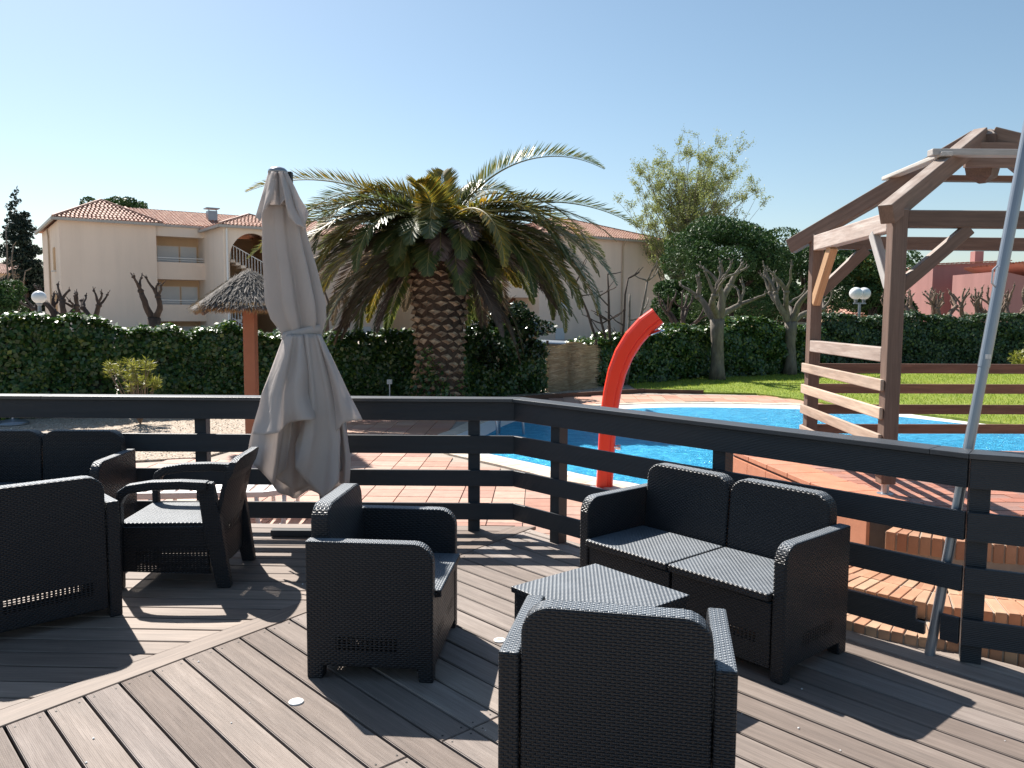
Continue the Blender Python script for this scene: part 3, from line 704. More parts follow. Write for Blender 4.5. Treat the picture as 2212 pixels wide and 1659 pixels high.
# ------------------------------------------------------------------ gazebo
gz = thing('gazebo', 'weathered brown timber gazebo frame without roof covering beside the pool', 'gazebo')
FL = Vector((2.357, 5.03)); BL = Vector((2.47, 6.65)); FRt = Vector((4.70, 5.06)); BRt = Vector((4.85, 6.72)); W = 0.092
def bm_(name, a, b, wd, ht, mat, up=(0, 0, 1), bev=0.006, par=None):
    a = Vector(a); b = Vector(b); x = (b - a).normalized(); upv = Vector(up); y = upv.cross(x).normalized(); z = x.cross(y)
    o = add(name, MB().box((0, 0, 0), ((b - a).length, wd, ht)), mat, par or gz, bevel=bev)
    o.matrix_local = Matrix.Translation((a + b) / 2) @ Matrix((x, y, z)).transposed().to_4x4(); return o
zt = D(1936, 462, 5.0).z
for i, p in enumerate((FL, BL, FRt, BRt)):
    z0 = TZ + 0.085 if i % 2 == 0 else TZ + 0.08
    bm_('post', (p.x, p.y, z0), (p.x, p.y, zt + 0.03), W, W, 'beam', (0, 1, 0))
    add('post_foot', MB().tube([(p.x, p.y, TZ - .02), (p.x, p.y, z0 + .01)], 0.024, 12).lathe([(0.05, 0), (0.05, 0.008)], (p.x, p.y, TZ + .012), 16), 'steel', gz)
zb1 = (D(2100, 455, 5.0).z + D(2100, 491, 5.0).z) / 2; hb = 0.105
bm_('beam', (FL.x + W / 2, FL.y, zb1), (FRt.x - W / 2, FRt.y, zb1), 0.075, hb, 'beam')
bm_('beam', (BL.x + W / 2, BL.y, zb1 - .005), (BRt.x - W / 2, BRt.y, zb1 - .005), 0.075, hb, 'beam')
bm_('beam', (FL.x - 0.005, FL.y + W / 2, zb1 - .01), (BL.x - 0.005, BL.y - W / 2, zb1 - .01), 0.08, 0.12, 'peeled')
bm_('beam', (FRt.x, FRt.y + W / 2, zb1 - .01), (BRt.x, BRt.y - W / 2, zb1 - .01), 0.08, 0.12, 'beam')
# knee braces
k_ = 0.40
bm_('brace', (FL.x + 0.03, FL.y, zb1 - 0.05 - k_ * 0.92), (FL.x + k_ * 1.02 + 0.03, FL.y, zb1 - 0.055), 0.06, 0.075, 'beam', (0, 0, 1))
bm_('brace', (BL.x + 0.04, BL.y, zb1 - 0.05 - 0.36), (BL.x + 0.40, BL.y, zb1 - 0.055), 0.06, 0.085, 'beam')
bm_('brace', (FL.x - .01, FL.y + 0.05, zb1 - 0.07 - 0.34), (FL.x - .01, FL.y + 0.30, zb1 - 0.06), 0.05, 0.06, 'whitewood')
bm_('brace', (BL.x - .01, BL.y - 0.04, zb1 - 0.07 - 0.42), (BL.x - .01, BL.y - 0.36, zb1 - 0.06), 0.06, 0.085, 'new')
bm_('brace', (FRt.x - 0.03, FRt.y, zb1 - 0.42), (FRt.x - 0.42, FRt.y, zb1 - 0.055), 0.06, 0.075, 'beam')
bm_('brace', (BRt.x - 0.03, BRt.y, zb1 - 0.42), (BRt.x - 0.42, BRt.y, zb1 - 0.055), 0.06, 0.075, 'beam')
# rafters meeting at the apex
AP = D(2126, 290, 5.86)
def rafter(corner, over, mat='beam', wd=0.09, ht=0.12):
    a = Vector((corner.x, corner.y, zt + 0.06)); d = (Vector(AP) - a).normalized(); a2 = a - d * over
    e = Vector(AP) - d * 0.05
    side = Vector((0, 0, 1)).cross(d); return bm_('rafter', a2, e, wd, ht, mat, (0, 0, 1))
rafter(FL, 0.17, 'beam'); rafter(BL, 0.25); rafter(FRt, 0.2); rafter(BRt, 0.3)
def onr(c, t, dz=0.09): return Vector((c.x, c.y, zt + 0.06)).lerp(Vector(AP), t) + Vector((0, 0, dz))
bm_('purlin', onr(FL, 0.50) - Vector((.10, 0, 0)), onr(FRt, 0.50) + Vector((.1, 0, 0)), 0.075, 0.045, 'whitewood')
bm_('purlin', onr(BL, 0.50, .06), onr(BRt, 0.50, .06), 0.075, 0.045, 'beam')
bm_('purlin', onr(FL, 0.48, .085) - Vector((0, .05, 0)), onr(BL, 0.48, .085) + Vector((0, .1, 0)), 0.075, 0.03, 'whitewood')
bm_('purlin', onr(FRt, 0.5, .085), onr(BRt, 0.5, .085), 0.075, 0.03, 'beam')
# hub timber under the apex
add('hub', MB().lathe([(0.03, -0.34), (0.11, -0.30), (0.13, -0.22), (0.13, -0.02), (0.08, 0.02)], AP, 4), 'beam', gz)
add('gusset', MB().box(Vector(AP) + Vector((-0.02, -0.13, -0.17)), (0.36, 0.03, 0.17)), 'beam', gz)
# balustrade boards on the left face, outside the posts
def zat(px, py, y): return D(px, py, y).z
yl0, yl1 = FL.y - 0.03, BL.y + 0.05; xl = FL.x - W / 2 - 0.016
for zc, mat in ((1.165, 'raw'), (0.99, 'raw'), (0.822, 'raw'), (0.65, 'raw')):
    bm_('balustrade_board', (BL.x - W / 2 - .014, yl1, zc), (FL.x - W / 2 - .014, yl0, zc), 0.024, 0.074, mat)
bm_('handrail', (FL.x - 0.01, FL.y + W / 2, 1.352), (BL.x - 0.01, BL.y - W / 2, 1.345), 0.07, 0.09, 'peeled')
for zc in (1.157, 0.988, 0.815, 0.650):
    bm_('balustrade_board', (BL.x - W / 2, BL.y + W / 2 + .015, zc), (BRt.x + .1, BRt.y + W / 2 + .015, zc), 0.024, 0.080, 'beam2')

# ------------------------------------------------------------------ leaning grey pole
pole = thing('leaning_pole', 'grey metal pole leaning outward past the notched railing board', 'pole')
B0 = G(2003, 1440, -0.06); dv = Vector((0.155, 0.04, 1.0)) * 2.3
add('lower_tube', MB().tube([B0 + dv * 0.0, B0 + dv * 0.62], 0.0235, 20), 'greypole', pole, smooth=False)
add('upper_tube', MB().tube([B0 + dv * 0.618, B0 + dv * 1.4], 0.026, 20), 'greypole', pole)
q = B0 + dv * 0.80
add('hook', MB().tube([q + Vector((-.024, -.01, .05)), q + Vector((-.05, -.02, .03)), q + Vector((-.052, -.02, -.03)), q + Vector((-.026, -.01, -.05))], 0.004, 8), 'steel', pole)
add('bolt', MB().lathe([(0.012, -.01), (0.012, .01)], B0 + dv * 0.64 + Vector((-.005, -.028, 0)), 8), 'steel', pole)

# ------------------------------------------------------------------ furniture
def arc(cx_, cz_, r, a0, a1, n=6): return [(cx_ + r * math.cos(R(a0 + (a1 - a0) * i / n)), cz_ + r * math.sin(R(a0 + (a1 - a0) * i / n))) for i in range(n + 1)]
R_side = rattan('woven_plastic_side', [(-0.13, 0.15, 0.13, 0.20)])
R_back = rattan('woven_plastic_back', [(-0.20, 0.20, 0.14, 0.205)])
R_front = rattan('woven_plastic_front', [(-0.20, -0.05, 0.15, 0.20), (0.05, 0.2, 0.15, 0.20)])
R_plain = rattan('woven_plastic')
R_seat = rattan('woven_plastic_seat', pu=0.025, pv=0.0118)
AH, AD, BH = 0.615, 0.56, 0.755
SEATZ = 0.395
def side_panel_mesh(sgn, Wd):
    x0 = sgn * Wd / 2; x1 = sgn * (Wd / 2 - 0.062)
    f = -AD / 2; b = AD / 2
    poly = [(f, 0), (f + .065, 0), (f + .07, .06), (b - .075, .06), (b - .07, 0), (b, 0), (b, AH)] + arc(f + .085, AH - .085, .085, 90, 180)
    return MB().extr(poly, 'x', min(x0, x1), max(x0, x1))
def box_seat(name, label, cat, units, group):
    Wd = 0.124 + units * 0.556; t = thing(name, label, cat, group=group)
    for sg in (-1, 1): add('side_panel', side_panel_mesh(sg, Wd), R_side, t, bevel=0.008)
    for u in range(units):
        xc = (u - (units - 1) / 2) * 0.556; hw = 0.274
        # back panel, leaning slightly: front face slopes
        prof = [(-hw, .05), (hw, .05)] + arc(hw - .085, BH - .085, .085, 0, 90) + arc(-hw + .085, BH - .085, .085, 90, 180)
        mb = MB().extr(prof, 'y', AD / 2 - .085, AD / 2 - .004)
        mb.v = [(x, y - (0.045 * max(0, (0.45 - z) / .45) if y < AD / 2 - .05 else 0), z) for x, y, z in mb.v]
        add('backrest', mb, R_back, t, (xc, 0, 0), bevel=0.009)
        add('seat', MB().box((0, -.07, SEATZ - .018), (hw * 2 - .002, AD - .09, .036)), R_seat, t, (xc, 0, 0), bevel=0.007)
        fm = MB().extr([(-hw + .004, .05), (hw - .004, .05), (hw - .004, SEATZ - .05), (-hw + .004, SEATZ - .038)], 'y', -AD / 2 + .004, -AD / 2 + .03)
        add('front_panel', fm, R_front, t, (xc, 0, 0), bevel=0.004)
    return t
def put(t, x, y, deg, label=None):
    t.location = (x, y, 0); t.rotation_euler = (0, 0, R(deg))
# local -Y is the facing direction; rotation = facing angle + 90
def place(rear_mid, face_deg, d=AD):
    f = Vector((math.cos(R(face_deg)), math.sin(R(face_deg)))); return rear_mid + f * d / 2, face_deg + 90
ch0 = box_seat('armchair', 'dark woven armchair nearest the camera with its back turned', 'armchair', 1, 'matching dark woven armchairs')
c, a_ = place(Vector((0.297, 2.225)), 79); put(ch0, c.x, c.y, a_)
c, a_ = place(Vector((-0.862, 3.43 + 0.33)), -5)
dup(ch0, (c.x, c.y, 0), R(a_), 'dark woven armchair facing right beside the big woven table', 'matching dark woven armchairs')
c, a_ = place(Vector((-2.045, 4.15)) - Vector((math.cos(R(43)), math.sin(R(43)))) * 0.34, 133)
dup(ch0, (c.x, c.y, 0), R(a_), 'dark woven armchair cut by the left edge, seen from behind', 'matching dark woven armchairs')
sf = box_seat('sofa', 'dark woven two-seat sofa in front of the right railing', 'sofa', 2, 'two-seat woven sofas')
wd = 0.124 + 2 * 0.556; fdir = Vector((math.cos(R(220.5)), math.sin(R(220.5)))); wdir = Vector((math.cos(R(130.5)), math.sin(R(130.5))))
rr = Vector((1.600, 3.735)); c = rr + wdir * wd / 2 + fdir * AD / 2; put(sf, c.x, c.y, 220.5 + 90)
dup(sf, (-2.69 - wd / 2, 5.45, 0), R(1.5), 'dark woven two-seat sofa against the far left railing', 'two-seat woven sofas')

tb = thing('coffee_table', 'low square woven table between the armchairs and the sofa', 'coffee table')
P1, P2, P3 = G(1107.5, 1260, .40).xy, G(1286.5, 1216, .40).xy, G(1491.5, 1284.7, .40).xy
e1 = (P3 - P2); e2 = (P1 - P2); ta = math.atan2(e1.y, e1.x); tw, tdp = e1.length, e2.length * 1.06
tc_ = P2 + e1 / 2 + Vector((math.cos(ta - math.pi / 2), math.sin(ta - math.pi / 2))) * tdp / 2
tb.location = (tc_.x, tc_.y, 0); tb.rotation_euler = (0, 0, ta)
add('table_top', MB().box((0, 0, .386), (tw, tdp, .028)), R_seat, tb, bevel=0.006)
for sx in (-1, 1):
    add('side_panel', MB().box((sx * (tw / 2 - .018), 0, .20), (.022, tdp - .03, .344)), R_plain, tb, bevel=0.004)
    add('side_panel', MB().box((0, sx * (tdp / 2 - .018), .20), (tw - .062, .022, .344)), R_plain, tb, bevel=0.004)
    for sy in (-1, 1): add('leg', MB().box((sx * (tw / 2 - .035), sy * (tdp / 2 - .035), .014), (.055, .055, .028)), R_plain, tb)

# rounded armchair, facing left
rc = thing('curved_armchair', 'dark woven armchair with curved arms and open mesh sides facing left', 'armchair', (-1.955, 4.845, 0), R(-87))
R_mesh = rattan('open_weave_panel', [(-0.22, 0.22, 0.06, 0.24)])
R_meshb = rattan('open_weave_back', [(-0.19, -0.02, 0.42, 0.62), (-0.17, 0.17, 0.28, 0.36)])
HW = 0.31
for sg in (-1, 1):
    # arm: thick curved top bar flowing down into the front leg, rear leg splayed
    path = [(-.33, .0), (-.325, .25), (-.325, .50), (-.305, .575), (-.25, .612), (-.12, .632), (.05, .636), (.20, .628)]
    mb = MB(); nseg = len(path)
    vs = []
    for i, (y, z) in enumerate(path):
        a = path[max(0, i - 1)]; b = path[min(nseg - 1, i + 1)]; t_ = Vector((b[0] - a[0], b[1] - a[1])).normalized(); nn = Vector((-t_.y, t_.x))
        th = .052 if i > 2 else .038; wx = .036 if i > 2 else .028
        for (q, s2) in ((0, -1), (0, 1), (th, 1), (th, -1)):
            p = Vector((y, z)) - nn * q * 0 + Vector((nn.x, nn.y)) * (-q)
            vs.append((sg * (HW - .035) + s2 * wx, p.x, p.y))
    fs = [(0, 1, 2, 3), tuple(4 * (nseg - 1) + i for i in (3, 2, 1, 0))]
    for i in range(nseg - 1):
        for k in range(4): fs.append((4 * i + k, 4 * i + (k + 1) % 4, 4 * i + 4 + (k + 1) % 4, 4 * i + 4 + k))
    add('arm', mb.add(vs, fs), R_plain, rc, bevel=0.010)
    add('rear_leg', MB().extr([(.235, 0), (.315, 0), (.265, .40), (.225, .62), (.135, .62), (.165, .35)], 'x', sg * (HW - .05) - .03, sg * (HW - .05) + .03), R_plain, rc, bevel=0.010)
    add('side_skirt', MB().extr([(-.29, .10), (.20, .08), (.17, .36), (-.29, .36)], 'x', sg * (HW - .045) - .008, sg * (HW - .045) + .008), R_mesh, rc)
add('front_skirt', MB().extr([(-HW + .06, .10), (HW - .06, .10), (HW - .06, .36), (-HW + .06, .36)], 'y', -.305, -.29), R_mesh, rc)
st_ = add('seat', MB().box((0, -.065, .366), (2 * HW - .10, .52, .034)), R_seat, rc, bevel=0.010)
# shell back: curved top, reclined
nx, nz = 14, 14; vs = []; fs = []
for lay in (0, 1):
    for j in range(nz + 1):
        for i in range(nx + 1):
            u = i / nx * 2 - 1; v = j / nz
            z = .12 + v * .64; top = 0.0 if v < .9 else (v - .9) * 10
            hw = (HW - .035) * (1 - .04 * v) * (1 - 0.06 * top ** 2)
            y = .21 + .115 * max(0, v - .30) ** 1.1 * 1.35 + .03 * (1 - u * u) + .06 * max(0, .35 - v) * 0 + (0.026 if lay else 0) * (1 if v < .82 else 1.5)
            z -= 0.05 * (u * u) ** 2 * max(0, v - .8) * 5 * .6
            vs.append((u * hw, y, z))
m_ = (nx + 1) * (nz + 1)
for lay in (0, 1):
    for j in range(nz):
        for i in range(nx):
            q = lay * m_ + j * (nx + 1) + i; f = (q, q + 1, q + nx + 2, q + nx + 1); fs.append(f if lay == 0 else f[::-1])
bd = [i for i in range(nx + 1)] + [(j + 1) * (nx + 1) + nx for j in range(nz)] + [nz * (nx + 1) + i for i in range(nx - 1, -1, -1)] + [j * (nx + 1) for j in range(nz - 1, 0, -1)]
for a, b in zip(bd, bd[1:] + bd[:1]): fs.append((a, b, b + m_, a + m_))
add('backrest', MB().add(vs, fs), R_meshb, rc)

# ------------------------------------------------------------------ closed parasol
PY = 5.30
ps = thing('closed_parasol', 'closed taupe parasol tied at the waist hanging beside the railing', 'parasol')
rows = [  # (py, left px, right px) outline of the cloth from top to bottom
    (372, 580, 619), (400, 573, 633), (430, 564, 648), (462, 553, 664), (482, 562, 666), (500, 565, 661), (540, 568, 670), (576, 571, 680), (620, 574, 690), (654, 576, 698), (690, 588, 700), (712, 605, 694), (724, 611, 692), (738, 610, 697),
    (760, 602, 714), (790, 591, 730), (820, 579, 741), (850, 566, 751), (880, 557, 765), (907, 551, 776), (935, 545, 776), (962, 541, 764), (990, 545, 762), (1020, 566, 757), (1045, 590, 753), (1075, 612, 735)]
NS = 96
def cloth(name, rws, k0, k1, depth=0.62, ph=0.0, scale=1.0, hem=None, nf=11, amp0=0.10, sub=2):
    pr = []
    for r0, r1 in zip(rws[:-1], rws[1:]):
        for t in range(sub): pr.append(tuple(a + (b - a) * t / sub for a, b in zip(r0, r1)))
    pr.append(rws[-1]); vs = []; fs = []
    for j, (py, lx, rx) in enumerate(pr):
        c = (D(lx, py, PY) + D(rx, py, PY)) / 2; hw = (D(rx, py, PY) - D(lx, py, PY)).length / 2 * scale
        for i in range(NS):
            th = 2 * math.pi * i / NS; v = j / (len(pr) - 1)
            f = math.sin(nf * th + ph + 1.1 * math.sin(2 * th + ph) + v * 0.5)
            sharp = (abs(f) ** 0.6) * (1 if f > 0 else -1)
            g = math.sin(3 * th + ph * 2 + 0.7); am = k0(v)
            r = hw * (1 + am * (0.62 * sharp + 0.3 * g) - am * 0.55)
            dz = 0.0
            if hem: dz = hem(th, v) 
            vs.append((c.x + r * math.cos(th), c.y + r * math.sin(th) * depth, c.z + dz))
    n = len(pr)
    for j in range(n - 1):
        for i in range(NS): fs.append((j * NS + i, j * NS + (i + 1) % NS, (j + 1) * NS + (i + 1) % NS, (j + 1) * NS + i))
    o = add(name, MB().add(vs, fs), 'canopy', ps, smooth=True)
    sm = o.modifiers.new('s', 'SOLIDIFY'); sm.thickness = 0.004
    return o
def fl(th, a0, wd): 
    d = abs((th - a0 + math.pi) % (2 * math.pi) - math.pi); return max(0.0, 1 - d / wd)
cloth('canopy', [(436, 584, 640), (462, 566, 656), (500, 568, 660)] + rows[6:13], lambda v: 0.14 + 0.34 * min(1, v * 1.6) - .1 * v, 1, ph=0.9, nf=7, scale=0.99)
cloth('canopy', [(372, 582, 617), (400, 577, 629), (430, 572, 640), (446, 570, 646)], lambda v: 0.05 + .1 * v, 1, ph=1.9, nf=6, scale=.97)
def lerp2(pl_, t):
    L = [0]
    for a, b in zip(pl_, pl_[1:]): L.append(L[-1] + math.hypot(b[0] - a[0], b[1] - a[1]))
    t *= L[-1]
    for i in range(1, len(pl_)):
        if L[i] >= t - 1e-9:
            k = (t - L[i - 1]) / max(1e-9, L[i] - L[i - 1]); return (pl_[i - 1][0] + (pl_[i][0] - pl_[i - 1][0]) * k, pl_[i - 1][1] + (pl_[i][1] - pl_[i - 1][1]) * k)
    return pl_[-1]
def drape(name, left, right, top, hem, off, bulge=.05, pleats=3, amp=.02, ph=0.0, curl=.02, ns=34, nt_=30):
    """hanging cloth panel: side edges, top edge and hem drawn as polylines in a plane at the parasol, then given depth, folds and a curled hem"""
    vs = []
    for j in range(nt_ + 1):
        t = j / nt_
        for i in range(ns + 1):
            u = i / ns; lx, ly = lerp2(left, t); rx, ry = lerp2(right, t); tx, ty = lerp2(top, u); hx, hy = lerp2(hem, u)
            a = lerp2(left, 0); b = lerp2(right, 0); c = lerp2(left, 1); d = lerp2(right, 1)
            x = (1 - u) * lx + u * rx + (1 - t) * tx + t * hx - ((1 - u) * (1 - t) * a[0] + u * (1 - t) * b[0] + (1 - u) * t * c[0] + u * t * d[0])
            y = (1 - u) * ly + u * ry + (1 - t) * ty + t * hy - ((1 - u) * (1 - t) * a[1] + u * (1 - t) * b[1] + (1 - u) * t * c[1] + u * t * d[1])
            f = math.sin(pleats * math.pi * u + ph + .5 * math.sin(3 * t + ph)); f = abs(f) ** .7 * (1 if f > 0 else -1)
            dy = off * (.3 + .7 * t) - bulge * math.sin(math.pi * u) + amp * f * (.55 + .6 * t) + .006 * math.sin(9 * u + 7 * t + ph) - curl * max(0, t - .88) / .12 * math.sin(6 * u + ph)
            vs.append(D(x, y, PY + dy))
    fs = [(j * (ns + 1) + i, j * (ns + 1) + i + 1, (j + 1) * (ns + 1) + i + 1, (j + 1) * (ns + 1) + i) for j in range(nt_) for i in range(ns)]
    o = add(name, MB().add(vs, fs), 'canopy', ps, smooth=True); sm = o.modifiers.new('s', 'SOLIDIFY'); sm.thickness = .004
    return o
# vent flap in three pieces over a dark opening
drape('vent_flap', [(581, 371), (570, 410), (552, 469)], [(603, 371), (603, 410), (606, 444)], [(581, 371), (603, 371)], [(552, 469), (563, 478), (569, 456), (582, 442), (606, 444)], -.10, .05, 2, .012, .3)
drape('vent_flap', [(600, 371), (603, 405), (606, 444)], [(612, 371), (632, 420), (656, 492)], [(600, 371), (612, 371)], [(606, 444), (616, 430), (624, 468), (640, 486), (656, 492)], -.12, .05, 2, .018, 1.4)
drape('vent_flap', [(609, 371), (630, 410), (648, 462)], [(619, 372), (648, 427), (668, 460)], [(609, 371), (619, 372)], [(648, 462), (652, 476), (656, 500), (661, 480), (668, 460)], -.06, .03, 2, .012, 2.2)
# skirt below the tie: overlapping panels with pointed hems
drape('canopy', [(614, 722), (566, 850), (548, 930), (545, 985)], [(690, 722), (742, 850), (752, 950), (752, 1010)], [(614, 722), (690, 722)], [(545, 985), (592, 1052), (604, 1066), (622, 1070), (636, 1079), (655, 1066), (668, 1057), (700, 1072), (740, 1050), (752, 1010)], .20, -.12, 9, .035, .5)
drape('canopy', [(614, 722), (575, 850), (556, 930), (552, 985)], [(690, 722), (735, 850), (742, 950), (745, 1005)], [(614, 722), (690, 722)], [(552, 985), (592, 1030), (640, 1062), (668, 1050), (700, 1060), (745, 1005)], .05, .02, 8, .045, 1.9)
drape('canopy', [(614, 722), (580, 815), (546, 920), (535, 975)], [(640, 722), (640, 850), (628, 950), (618, 1012)], [(614, 722), (640, 722)], [(535, 975), (540, 996), (566, 1020), (592, 1050), (596, 1030), (618, 1012)], -.07, .06, 3, .03, .2)
drape('canopy', [(650, 722), (664, 840), (650, 930), (638, 962)], [(690, 722), (720, 830), (735, 940), (732, 1040)], [(650, 722), (690, 722)], [(638, 962), (638, 1012), (662, 1040), (697, 1076), (716, 1058), (732, 1040)], -.10, .08, 3, .03, 2.4)
drape('canopy', [(614, 724), (590, 790), (566, 850), (546, 938)], [(662, 724), (672, 800), (670, 850), (682, 903)], [(614, 724), (662, 724)], [(546, 938), (572, 940), (601, 935), (613, 925), (622, 914), (652, 908), (678, 907), (682, 903)], -.19, .07, 4, .032, .9)
drape('canopy', [(680, 722), (708, 790), (722, 850), (726, 920)], [(692, 722), (722, 784), (751, 846), (783, 907)], [(680, 722), (692, 722)], [(726, 920), (728, 932), (742, 914), (760, 909), (783, 907)], -.12, .05, 2, .02, .6)
drape('canopy', [(712, 800), (728, 900), (734, 980), (734, 1044)], [(730, 800), (742, 900), (757, 990), (755, 1041)], [(712, 800), (730, 800)], [(734, 1044), (746, 1046), (755, 1041)], .03, .02, 2, .015, .6)
strap = MB(); vs = []
for j, (py, k) in enumerate(((714, 1.0), (724, 1.02), (736, 1.0))):
    c = (D(607, py, PY) + D(697, py - 8, PY)) / 2; hw = (D(697, py, PY) - D(607, py, PY)).length / 2 * k * .96
    for i in range(48):
        th = 2 * math.pi * i / 48; vs.append((c.x + hw * math.cos(th), c.y + hw * .66 * math.sin(th), c.z + 0.03 * math.cos(th)))
strap.add(vs, [(j * 48 + i, j * 48 + (i + 1) % 48, (j + 1) * 48 + (i + 1) % 48, (j + 1) * 48 + i) for j in range(2) for i in range(48)])
o = add('tie_strap', strap, 'canopy', ps, smooth=True); o.modifiers.new('s', 'SOLIDIFY').thickness = 0.006
ct = D(600, 371, PY)
add('top_cap', MB().lathe([(0.062, -0.008), (0.060, 0.008), (0.045, 0.022), (0.02, 0.03)], ct, 24), 'greypole', ps, smooth=True)
mt0 = Vector((-1.31, 5.66, 0)); mt1 = D(624, 392, PY + .28)
add('mast', MB().tube([mt0, mt1], 0.027, 14), 'greypole', ps)
add('crank_head', MB().box(D(625, 386, PY + .26), (0.04, 0.05, 0.09)).box(D(612, 383, PY + .16), (.05, .22, .03)), 'black', ps, bevel=0.004)
add('base_bar', MB().box((-1.31, 5.67, 0.03), (0.80, 0.07, 0.045)), 'comp', ps, bevel=0.004)
add('base_bar', MB().box((-1.31, 5.66, 0.029), (0.07, 0.30, 0.040)), 'comp', ps, bevel=0.004)

# ------------------------------------------------------------------ red shower
sh = thing('pool_shower', 'curved red poolside shower column with round chrome head', 'shower')
SY = 8.75
cen = [(1305, 1066), (1308, 1010), (1311, 950), (1316, 890), (1323, 845), (1333, 803), (1348, 765), (1369, 731), (1395, 702), (1421, 682)]
P = [D(x, y, SY - 0.02 * i) for i, (x, y) in enumerate(cen)]; P[0].z = -0.31
rw = [0.088, 0.088, 0.089, 0.09, 0.093, 0.098, 0.102, 0.104, 0.102, 0.096]
vs = []; prof = [(-1, -.55), (-.7, -.9), (.25, -.95), (.34, -.80), (.42, -.95), (.8, -.85), (1, -.5), (1, .6), (.7, .9), (-.7, .9), (-1, .6)]
for i, p in enumerate(P):
    t = (P[min(i + 1, len(P) - 1)] - P[max(0, i - 1)]).normalized(); yv = Vector((0, 1, 0)); xv = yv.cross(t).normalized(); yv = t.cross(xv).normalized()
    for a, b in prof: vs.append(p + xv * a * rw[i] + yv * b * rw[i] * .8)
m = len(prof)
mb = MB().add(vs, [(i * m + k, i * m + (k + 1) % m, (i + 1) * m + (k + 1) % m, (i + 1) * m + k) for i in range(len(P) - 1) for k in range(m)] + [tuple(range(m))[::-1], tuple(range((len(P) - 1) * m, len(P) * m))])
add('column', mb, 'red', sh, bevel=0.012)
add('base_flange', MB().lathe([(.16, -.312), (.16, -.295), (.12, -.29)], (P[0].x, P[0].y, 0), 20), 'steel', sh)
hd = D(1414, 708, SY - .18); ax = Vector((0.35, -0.1, -0.93)).normalized()
add('shower_head', MB().tube([hd + ax * -.06, hd + ax * -.02, hd + ax * .03, hd + ax * .055, hd + ax * .065], [0.018, 0.02, 0.035, 0.085, 0.088], 20), 'chrome', sh)
vb = D(1325, 964, SY - .02)
add('push_valve', MB().tube([vb + Vector((-.03, -.03, 0)), vb + Vector((.03, -.06, 0)), vb + Vector((.045, -.065, 0)), vb + Vector((.075, -.08, 0))], [0.022, 0.024, 0.03, 0.028], 16), 'chrome', sh)

# pool ladder
ld = thing('pool_ladder', 'steel pool ladder with two bent rails at the left end of the pool', 'pool ladder')
for x0 in (0, 0.46):
    a = Vector((-0.62 + x0 * .9, 12.6 + x0 * .55, 0))
    add('handrail', MB().tube([a + Vector((0, 0, -.32)), a + Vector((.02, .02, .05)), a + Vector((.07, .05, .16)), a + Vector((.16, .05, .20)), a + Vector((.30, .02, .12)), a + Vector((.38, 0, -.1)), a + Vector((.42, -.02, -.6))], 0.021, 10), 'steel', ld, smooth=True)
for z in (-0.42, -0.55): add('rung', MB().beam((-0.22, 12.62, z), (0.2, 12.87, z), .06, .02), 'steel', ld)

# sun loungers behind the railing
def lounger(label):
    t = thing('sun_lounger', label, 'sun lounger', group='white plastic sun loungers')
    for sy in (-1, 1):
        pr = [(-.95, .30), (-.9, .335), (.35, .335), (.95, .40), (.97, .365), (.38, .285), (-.93, .27)]
        add('side_rail', MB().extr(pr, 'y', sy * .31 - .02, sy * .31 + .02), 'white', t, bevel=0.008)
        for x in (-.72, .42):
            add('leg', MB().tube([(x - .12, sy * .31, .30), (x - .11, sy * .31, .05), (x - .05, sy * .31, 0.012), (x + .05, sy * .31, .012), (x + .11, sy * .31, .05), (x + .12, sy * .31, .30)], .02, 8), 'white', t, smooth=True)
    for i in range(14): 
        x = -.86 + i * .128; z = .318 if x < .35 else .318 + (x - .35) * .11
        add('slat', MB().box((x, 0, z), (.095, .60, .016)), 'white', t)
    return t
l0 = lounger('white plastic sun lounger glimpsed below the closed parasol'); l0.location = (-2.55, 7.25, GZ); l0.rotation_euler = (0, 0, R(4))
dup(l0, (-4.75, 7.55, GZ), R(-3), 'white plastic sun lounger glimpsed behind the curved armchair', 'white plastic sun loungers')
pb = thing('parasol_base', 'round grey parasol foot standing on the gravel at far left', 'parasol base', G(28, 917, -.285))
add('disc', MB().lathe([(.24, 0), (.24, .03), (.20, .06), (.08, .09), (.03, .10)], n=28), 'greypole', pb, smooth=True)
add('sleeve', MB().lathe([(.022, .09), (.022, .42)], n=12), 'steel', pb)
gb = thing('garden_spotlight', 'small white garden spotlight standing by the hedge left of the palm', 'garden light', D(842, 872, 16.6).xy.to_3d() + Vector((0, 0, -.285)))
add('spike', MB().lathe([(.012, 0), (.012, .42)], n=8), 'white', gb); add('lamp_head', MB().box((0, 0, .46), (.11, .05, .10)), 'white', gb, bevel=.01)

# ------------------------------------------------------------------ thatched parasol
tu = thing('thatched_parasol', 'grey thatched parasol on a terracotta coloured post', 'parasol', (D(545, 900, 11.7).x, 11.7, GZ))
ap = D(540, 583, 11.7).z - GZ; ev = D(500, 664, 11.7).z - GZ
add('post', MB().box((0, 0, ev / 2 + .05), (.165, .165, ev + .1)), 'terraorange', tu, bevel=.008)
rg = np.random.default_rng(11); TR = 0.90; n_ = 12000
NSID = 4; th = rg.uniform(0, 2 * np.pi, n_); t_ = rg.uniform(0.04, 1, n_) ** .6
def rad4(th): 
    a = (th + 0.35) % (np.pi / 2) - np.pi / 4; return 1 / np.cos(a) * 0.82
rr_ = TR * t_ * rad4(th); hz = ap - (ap - ev) * t_ ** 1.05
P0 = np.stack([rr_ * np.cos(th), rr_ * np.sin(th), hz], 1) + rg.normal(0, .012, (n_, 3))
dn = np.stack([np.cos(th) * TR, np.sin(th) * TR, np.full(n_, -(ap - ev))], 1); dn /= np.linalg.norm(dn, axis=1)[:, None]; dn += rg.normal(0, .16, (n_, 3))
